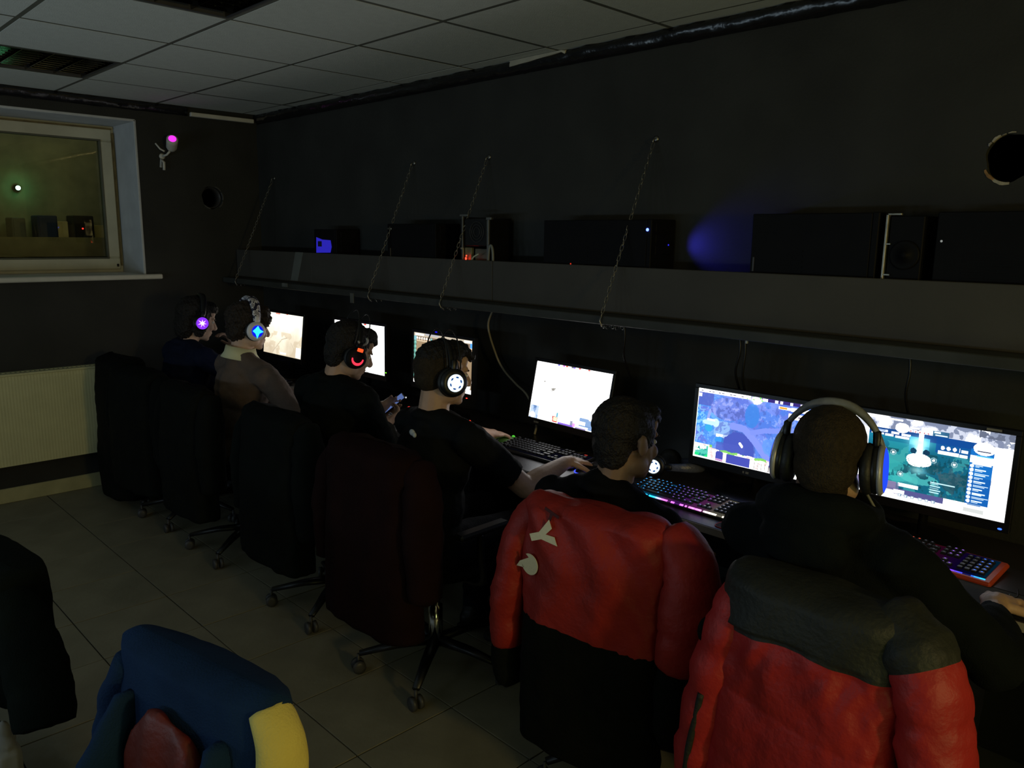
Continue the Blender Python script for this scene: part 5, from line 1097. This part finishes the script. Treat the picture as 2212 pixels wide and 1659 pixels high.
headset('desk', 'headset with a white lit wheel lying on the desk behind the cyan keyboard', 'band', .045, M('blue_grey_band', (.10, .12, .2), .3, bump=.4), BLK, lit_wheel, rot=HSR, pos=HSP)
# cable from the headset at the right
hc, HR, nk = PEOPLE['p6']
b = BM(); tube(b, spline([hc + HR @ V((.085, .0, -.07)), hc + V((.11, .03, -.12)), hc + V((.125, .02, -.16)), hc + V((.12, -.015, -.195)), hc + V((.16, .0, -.205)), hc + V((.20, .06, -.25)), hc + V((.215, .20, -.33)), hc + V((.16, .52, -.44))], 8), .0032, 7)
tag(obj('headset_cable', b, M('grey_headset_cable', (.16, .16, .155), .5), smooth=True), 'thin grey cable running from the silver banded headset over the shoulder', 'cable')
# phone and small things around the phone user
t = thing('phone', 'smartphone with lit blue screen in the hand of the person with the red lit headset', 'phone', (2.400, -.560, .845), rot=(math.radians(38), math.radians(8), math.radians(-24)))
b = BM(); box(b, (-.037, -.074, -.0045), (.037, .074, .0035), .003); obj('phone_body', b, BLK, t)
b = BM(); box(b, (-.0335, -.069, .0036), (.0335, .069, .0042)); obj('phone_screen', b, E('phone_blue', (.16, .25, .62), .55), t)
b = BM(); ell(b, (.036, .076, .0), (.004, .004, .004)); obj('phone_corner_light', b, E('white_glint', (.8, .85, .85), .8), t)
t = thing('desk_gadget', 'slim dark grey gadget with a red light at one end, in front of the phone', 'gadget', (2.405, -.455, .812), rot=(.0, .12, .15))
b = BM(); tube(b, [(0, 0, 0), (.085, 0, -.02)], .0075, 10); obj('gadget_body', b, M('blue_grey_plastic', (.10, .11, .13), .45), t, smooth=True); b = BM(); ell(b, (-.006, 0, 0), (.010, .0085, .0085)); obj('gadget_light', b, E('red_gadget', (1, .06, .05), 1.3), t, smooth=True)
t = thing('lighter', 'small white lighter lying at the desk edge beside the arm of the phone user', 'lighter', (2.462, -.672, .795), rot=(0, .1, .12))
b = BM(); box(b, (-.030, -.010, -.010), (.020, .010, .010), .004); obj('lighter_body', b, WHITE, t); b = BM(); box(b, (-.045, -.006, -.006), (-.030, .006, .006), .003); obj('lighter_valve', b, WHITE, t)
# ================================================================== JACKETS ON CHAIRS
def split_mesh(me, name, masks_mats, parent, loc=(0, 0, 0)):
    n = len(me.polygons); c = np.empty(n * 3); me.polygons.foreach_get('center', c); c = c.reshape(-1, 3); outs = []; used = np.zeros(n, bool)
    for nm, fn, m in masks_mats:
        mk = (fn(c, np.arange(n)) if fn is not None else np.ones(n, bool)) & ~used; used |= mk
        bm = BM(); bm.from_mesh(me); bm.faces.ensure_lookup_table(); bmesh.ops.delete(bm, geom=[bm.faces[i] for i in np.nonzero(~mk)[0]], context='FACES'); outs.append(obj(nm, bm, m, parent, loc, smooth=True))
    bpy.data.meshes.remove(me); return outs
def drape(zt, zb, hw, dep, y0, flare=.0, lean=0.0, nz=60, nu=72, puff=None, skew=0.0, top=.035):
    # a jacket body hung over a backrest: closed rounded slab, rings from the top edge down
    b = BM(); R = []
    for k in range(nz + 1):
        q = k / nz; z = zt - (zt - zb) * q; r = min(1.0, math.sqrt(max(0.0, 1 - (1 - min(1, (zt - z) / top)) ** 2)) * .95 + .05); W = (hw + flare * q) * (.86 + .14 * r); D = dep * r * (1 + .12 * math.sin(q * 3)); ring = []
        for j in range(nu):
            a = 2 * PI * j / nu; ca, sa = math.cos(a), math.sin(a); x = W * math.copysign(abs(ca) ** .62, ca); y = D * math.copysign(abs(sa) ** .75, sa)
            ring.append(V((x, y0 + y - lean * q, z + skew * x)))
        R.append(ring)
    vs = [[b.verts.new(p) for p in ring] for ring in R]
    for p, q in zip(vs, vs[1:]):
        for j in range(nu): b.faces.new((p[j], q[j], q[(j + 1) % nu], p[(j + 1) % nu]))
    b.faces.new(vs[0]); b.faces.new(vs[-1][::-1]); bmesh.ops.recalc_face_normals(b, faces=b.faces); me = to_mesh('drape', b, BLK, True)
    if puff:
        n = len(me.vertices); co = np.empty(n * 3); me.vertices.foreach_get('co', co); co = co.reshape(-1, 3); nr = np.empty(n * 3); me.vertices.foreach_get('normal', nr); nr = nr.reshape(-1, 3)
        co += nr * puff(co)[:, None]; me.vertices.foreach_set('co', co.ravel()); me.update()
    return me
def seam(me, nz, nu, zt, zb, z0, zf):
    # bend the grid rows so that one row runs exactly along the seam; returns that row
    n = len(me.vertices); co = np.empty(n * 3); me.vertices.foreach_get('co', co); co = co.reshape(-1, 3); k0 = int(round((zt - z0) / (zt - zb) * nz)); row = co[k0 * nu:(k0 + 1) * nu]
    d = zf(row[:, 0]) - row[:, 2]
    for k in range(nz + 1):
        f = math.exp(-((k - k0) * (zt - zb) / nz / .045) ** 2); co[k * nu:(k + 1) * nu, 2] += d * f
    me.vertices.foreach_set('co', co.ravel()); me.update(); return k0
def sleeve(pts, rs, puff_n=6, amp=.010, seed=0, flat=.8, seg=22, n=9, wr=.004):
    P = spline(pts, n); m = len(P); rr = [np.interp(k / (m - 1), np.linspace(0, 1, len(rs)), rs) for k in range(m)]
    b = BM(); rad = [rr[k] + amp * (abs(math.sin(PI * puff_n * k / (m - 1))) ** .6 - .6) for k in range(m)]
    rad[0] *= .45; rad[-1] *= .8
    tube(b, P, rad, seg, True, 0, flat); me = to_mesh('sleeve', b, BLK, True)
    k = len(me.vertices); co = np.empty(k * 3); me.vertices.foreach_get('co', co); co = co.reshape(-1, 3); nr = np.empty(k * 3); me.vertices.foreach_get('normal', nr); nr = nr.reshape(-1, 3)
    co += nr * (wr * (wob(co, 55, seed) + .8 * wob(co, 120, seed + 3)))[:, None]; me.vertices.foreach_set('co', co.ravel()); me.update(); return me
RED = M('red_puffer_nylon', (.38, .020, .021), .5, var=.10, scale=10, bump=.25, bscale=70, spec=.35); RED2 = M('red_orange_nylon', (.30, .019, .014), .55, var=.10, scale=10, bump=.25, bscale=70, spec=.3); BNY = M('black_nylon', (.016, .018, .016), .6, bump=.3, bscale=80); BNY2 = M('dull_black_fabric', (.005, .006, .005), .85, spec=.08, bump=.3, bscale=140)
PRINT = M('white_print', (.70, .66, .50), .6, var=.05)
# red puffer with a black yoke, on the chair at the right
x, y, r = SEATS['p6']; J6 = thing('puffer_jacket', 'red puffer jacket with a black shoulder yoke hung over the chair at the right', 'jacket', (x, y, 0), r)
def puff6(co):
    z = co[:, 2]; xx = co[:, 0]; yoke = z > .85
    h = np.abs(np.sin((z - .02) * PI / .165 + .35 * np.sin(xx * 9))) ** .55; v = np.abs(np.sin((xx + .26) * PI / .19)) ** .5
    s = .009 * (h * .55 + v * .45 - .7) + .0030 * wob(co * np.array([2.2, 1, .6]), 40, 1) + .0020 * wob(co, 95, 6) + .0085 * np.sin(xx * 46 + 5 * z + 1.2 * np.sin(z * 17)) * np.exp(-np.clip(.84 - z, 0, 1) / .10); top = np.clip((.87 - z) / .05, 0, 1)
    rib = .003 * np.sin(xx * 110 + 3 * np.sin(z * 20)) * np.clip(1 - np.abs(z - .80) / .06, 0, 1)
    return np.where(yoke, .006 * wob(co, 22, 2) + .003 * wob(co, 60, 5) + .004, s * top + rib)
me = drape(.965, .20, .192, .085, -.278, .02, .03, 170, 150, puff6, -.012)
k6 = seam(me, 170, 150, .965, .20, .838, lambda x: .838 - .10 * np.clip(np.abs(x) - .13, 0, 1) + .006 * np.cos(x * 22))
split_mesh(me, 'j', [('yoke', lambda c, i: (i < k6 * 150) | (i == 170 * 150), BNY), ('jacket_body', None, RED)], J6)
mobj('sleeve', sleeve([(-.160, -.26, .935), (-.166, -.290, .85), (-.196, -.305, .70), (-.226, -.31, .50), (-.244, -.30, .30)], [.045, .070, .076, .072, .060], 7, .011, 1, .82), RED, J6)
me = sleeve([(.135, -.255, .935), (.195, -.275, .905), (.236, -.288, .845), (.266, -.292, .70), (.290, -.29, .50), (.302, -.28, .30)], [.060, .074, .074, .076, .07, .06], 6, .006, 4, .86, 30, 16)
split_mesh(me, 's', [('shoulder_panel', lambda c, i: (i < 30 * 27) | (i == 80 * 30), BNY), ('sleeve', None, RED)], J6)
b = BM(); ell(b, (-.228, -.330, .790), (.014, .026, .030)); obj('round_emblem', b, BNY2, J6, smooth=True)
b = BM(); tube(b, spline([(-.200, -.378, .66), (-.212, -.381, .58), (-.224, -.381, .50), (-.230, -.378, .43)], 5), .0085, 7); obj('sleeve_zip', b, BNY, J6, smooth=True)
# red and black jacket with big white letters
x, y, r = SEATS['p5']; J5 = thing('padded_jacket', 'red jacket with black lower half and white letters hung over a chair', 'jacket', (x, y, 0), r)
def puff5(co):
    z = co[:, 2]; xx = co[:, 0]; fold = np.clip((z - .55) / .3, 0, 1)
    return .0105 * fold * np.sin(xx * 38 + 9 * (z - .8) + 1.5 * np.sin(z * 14)) * np.clip((.96 - z) / .04, .2, 1) + .006 * wob(co * np.array([1.5, 1, .7]), 26, 3) + .0025 * wob(co, 90, 7)
me = drape(.955, .22, .225, .080, -.272, .0, .015, 150, 130, puff5, .0)
k5 = seam(me, 150, 130, .955, .22, .605, lambda x: .605 - .02 * x + .0025 * np.sin(x * 170) + .0015 * np.sin(x * 411))
split_mesh(me, 'j', [('red_panel', lambda c, i: (i < k5 * 130) | (i == 150 * 130), RED2), ('black_panel', None, BNY2)], J5)
mobj('sleeve', sleeve([(-.20, -.25, .915), (-.252, -.268, .83), (-.272, -.285, .70), (-.290, -.29, .57), (-.297, -.28, .46)], [.045, .066, .072, .070, .060], 4, .006, 2, .8), RED2, J5)
mobj('sleeve', sleeve([(.20, -.24, .935), (.268, -.25, .85), (.288, -.27, .74), (.286, -.285, .65), (.272, -.29, .585)], [.05, .080, .092, .088, .066], 3, .006, 5, .8), RED2, J5)
mobj('sleeve_cuff', sleeve([(.274, -.288, .595), (.268, -.285, .52), (.262, -.28, .42), (.26, -.275, .36)], [.062, .070, .062, .05], 2, .005, 6, .8), BNY2, J5)
mobj('sleeve_cuff', sleeve([(-.297, -.28, .47), (-.296, -.276, .40), (-.29, -.27, .33)], [.058, .062, .05], 2, .005, 7, .8), BNY2, J5)
def letter(parent, name, polys, x, y, z, size, ang, m, yaw=0):
    b = BM(); th = .0015
    for poly in polys:
        A = [b.verts.new((p[0], 0, p[1])) for p in poly]; b.faces.new(A)
    r_ = bmesh.ops.extrude_face_region(b, geom=b.faces[:]); bmesh.ops.translate(b, verts=[v for v in r_['geom'] if isinstance(v, bmesh.types.BMVert)], vec=(0, -th / size, 0)); bmesh.ops.recalc_face_normals(b, faces=b.faces)
    o = obj(name, b, m, parent); o.matrix_local = Matrix.Translation((x, y, z)) @ Matrix.Rotation(yaw, 4, 'Z') @ Matrix.Rotation(ang, 4, 'Y') @ Matrix.Scale(size, 4); return o
Yp = [[(-.5, .5), (-.16, .5), (0, .16), (.16, .5), (.5, .5), (.14, -.10), (.14, -.55), (-.14, -.55), (-.14, -.10)]]
letter(J5, 'printed_letter', Yp, -.118, -.362, .868, .075, math.radians(68), PRINT, .05)
arcp = [(.5 * math.cos(a), .5 * math.sin(a)) for a in [math.radians(q) for q in range(-160, 131, 12)]]
letter(J5, 'printed_letter', [arcp + [(-.10, .30), (-.62, -.10), (-.78, -.42), (-.30, -.30)]], -.168, -.350, .765, .062, math.radians(8), PRINT, -.12)
letter(J5, 'printed_letter', [[(-.5, .3), (.5, .3), (.5, .12), (.1, .12), (.1, -.3), (-.08, -.3), (-.08, .12), (-.5, .12)]], -.098, -.352, .925, .05, math.radians(20), M('dark_red_print', (.06, .006, .006), .6), 0)
# dark coats on the other chairs of the row
def coat(key, name, label, m, zt=.95, zb=.25, hw=.23, dep=.085, slv=True, seed=0, dx=0):
    x, y, r = SEATS[key]; t = thing(name, label, 'jacket', (x + dx, y, 0), r)
    mobj('coat_body', drape(zt, zb, hw, dep, -.275, .02, .02, 44, 56, lambda co: .010 * wob(co * np.array([1.4, 1, .6]), 24, seed) + .004 * wob(co, 70, seed + 4)), m, t)
    if slv:
        for sd in (-1, 1): mobj('sleeve', sleeve([(sd * (hw - .02), -.25, zt - .04), (sd * (hw + .035), -.275, zt - .13), (sd * (hw + .055), -.29, zt - .30), (sd * (hw + .06), -.285, zt - .50)], [.045, .065, .068, .055], 4, .005, seed + sd + 1, .82), m, t)
    return t
coat('p4', 'jacket', 'dark maroon jacket hung over the chair of the person in the black t-shirt', M('dark_maroon_cloth', (.012, .004, .004), .85, spec=.08, bump=.3, bscale=160), .965, .30, .225, .085, True, 1)
coat('p3', 'coat', 'black coat hung over the chair of the person holding a phone', DKG, .955, .30, .225, .085, True, 3)
coat('p2', 'coat', 'black coat hung over the chair of the person in the taupe sweater', BNY2, .93, .28, .22, .085, True, 5)
coat('p1', 'coat', 'black coat hung over the chair of the person with the violet lit headset', BNY2, .93, .25, .25, .10, True, 2)
SEATS['e'] = (.45, -.92, .0); chair(.45, -.92, .0, 'empty black office chair in the corner before the radiator', arms=False)
coat('e', 'coat', 'bulky black coat over the empty corner chair before the radiator', BNY2, .925, .06, .205, .11, False, 7)
# ---- foreground: chairs of the opposite row (their occupants face away from the black wall)
SEATS['b'] = (4.223, -2.536, PI + .199); x, y, r = SEATS['b']; chair(x, y, r, 'office chair in the foreground that carries the navy and yellow jacket', arms=False, bt=.862)
t = thing('varsity_jacket', 'navy jacket with pale yellow sleeve and red lining over the foreground chair', 'jacket', (x, y, -.068), r)
NAVJ = M('navy_wool', (.008, .028, .080), .85, var=.15, bump=.3, bscale=220, spec=.15); YEL = M('pale_yellow_fleece', (.72, .60, .16), .85, var=.05, bump=.25, bscale=200); LIN = M('red_lining', (.13, .015, .007), .5, var=.15, bump=.2)
me = drape(.950, .18, .236, .060, -.262, .05, -.02, 60, 72, lambda co: .005 * wob(co, 20, 4) + .002 * wob(co, 70, 2), 0, .020)
mobj('jacket_body', me, NAVJ, t)
mobj('sleeve', sleeve([(-.210, -.25, .930), (-.248, -.245, .862), (-.246, -.235, .70), (-.243, -.225, .56), (-.240, -.215, .40)], [.036, .047, .054, .052, .046], 3, .002, 2, .7, wr=.002), YEL, t)
mobj('sleeve', sleeve([(.195, -.25, .895), (.240, -.25, .80), (.262, -.24, .68), (.268, -.23, .52), (.262, -.22, .38)], [.045, .062, .066, .06, .05], 3, .002, 5, .7, wr=.003), NAVJ, t)
mobj('jacket_front', sleeve([(.14, -.20, .86), (.17, -.14, .70), (.20, -.06, .52), (.21, .02, .40)], [.03, .055, .065, .05], 3, .003, 3, .45), NAVJ, t)
mobj('jacket_front', sleeve([(-.14, -.20, .86), (-.16, -.16, .70), (-.175, -.12, .55), (-.175, -.08, .42)], [.03, .05, .055, .05], 3, .003, 6, .45), NAVJ, t)
b = BM(); ell(b, (.0, -.178, .70), (.135, .030, .175)); ell(b, (.02, -.13, .55), (.15, .06, .10)); mobj('lining', fuse(b, .008, 2, lambda co: .005 * np.sin(co[:, 0] * 60)), LIN, t)
SEATS['c'] = (2.98, -2.66, PI + .1); x, y, r = SEATS['c']; chair(x, y, r, 'office chair under the dark coat at the lower left corner', arms=False, bt=.74)
t = thing('coat', 'long dark green black coat hanging over a chair at the lower left corner', 'jacket', (x, y, -.13), r)
DG = M('dark_green_wool', (.005, .008, .006), .9, spec=.08, bump=.3, bscale=200)
mobj('coat_body', drape(.89, .52, .24, .10, -.265, .05, .0, 50, 60, lambda co: .008 * wob(co, 22, 5) + .003 * wob(co, 70, 1)), DG, t)
mobj('sleeve', sleeve([(-.20, -.25, .83), (-.28, -.25, .76), (-.38, -.24, .67), (-.44, -.23, .61), (-.475, -.22, .55)], [.05, .07, .078, .075, .07], 3, .003, 3, .85), DG, t)
mobj('sleeve', sleeve([(.22, -.25, .90), (.28, -.25, .82), (.30, -.24, .66), (.31, -.23, .50)], [.05, .07, .075, .06], 3, .003, 5, .85), DG, t)

b = BM(); box(b, (-.05, -.04, 0), (.05, .04, .14), .02); ell(b, (0, 0, .15), (.05, .035, .03)); ell(b, (.02, .0, .19), (.018, .016, .035))
me = fuse(b, .007, 2, lambda co: .005 * wob(co, 60, 3)); o = mobj('paper_bag', me, M('white_paper', (.55, .54, .48), .8), None, (2.955, -2.41, 0)); tag(o, 'white crumpled paper bag on the floor in the lower left corner', 'bag')
# ---- groups of alike things
GR = {'computer': 'computer cases on the shelf', 'monitor': 'monitors along the desk', 'keyboard': 'keyboards on the desk', 'mouse': 'computer mice on the desk', 'mouse pad': 'mouse pads on the desk', 'chair': 'office chairs in the room', 'person': 'players seated along the desk', 'headset': 'headsets of the players', 'jacket': 'jackets and coats over the chairs', 'ceiling light': 'ceiling luminaires', 'hole': 'duct holes in the walls', 'box': 'added boxes behind the window', 'infill': 'infills for lit gaps behind the window'}
for o in list(COL.objects):
    if o.parent is None and 'category' in o and o['category'] in GR and 'group' not in o: o['group'] = GR[o['category']]
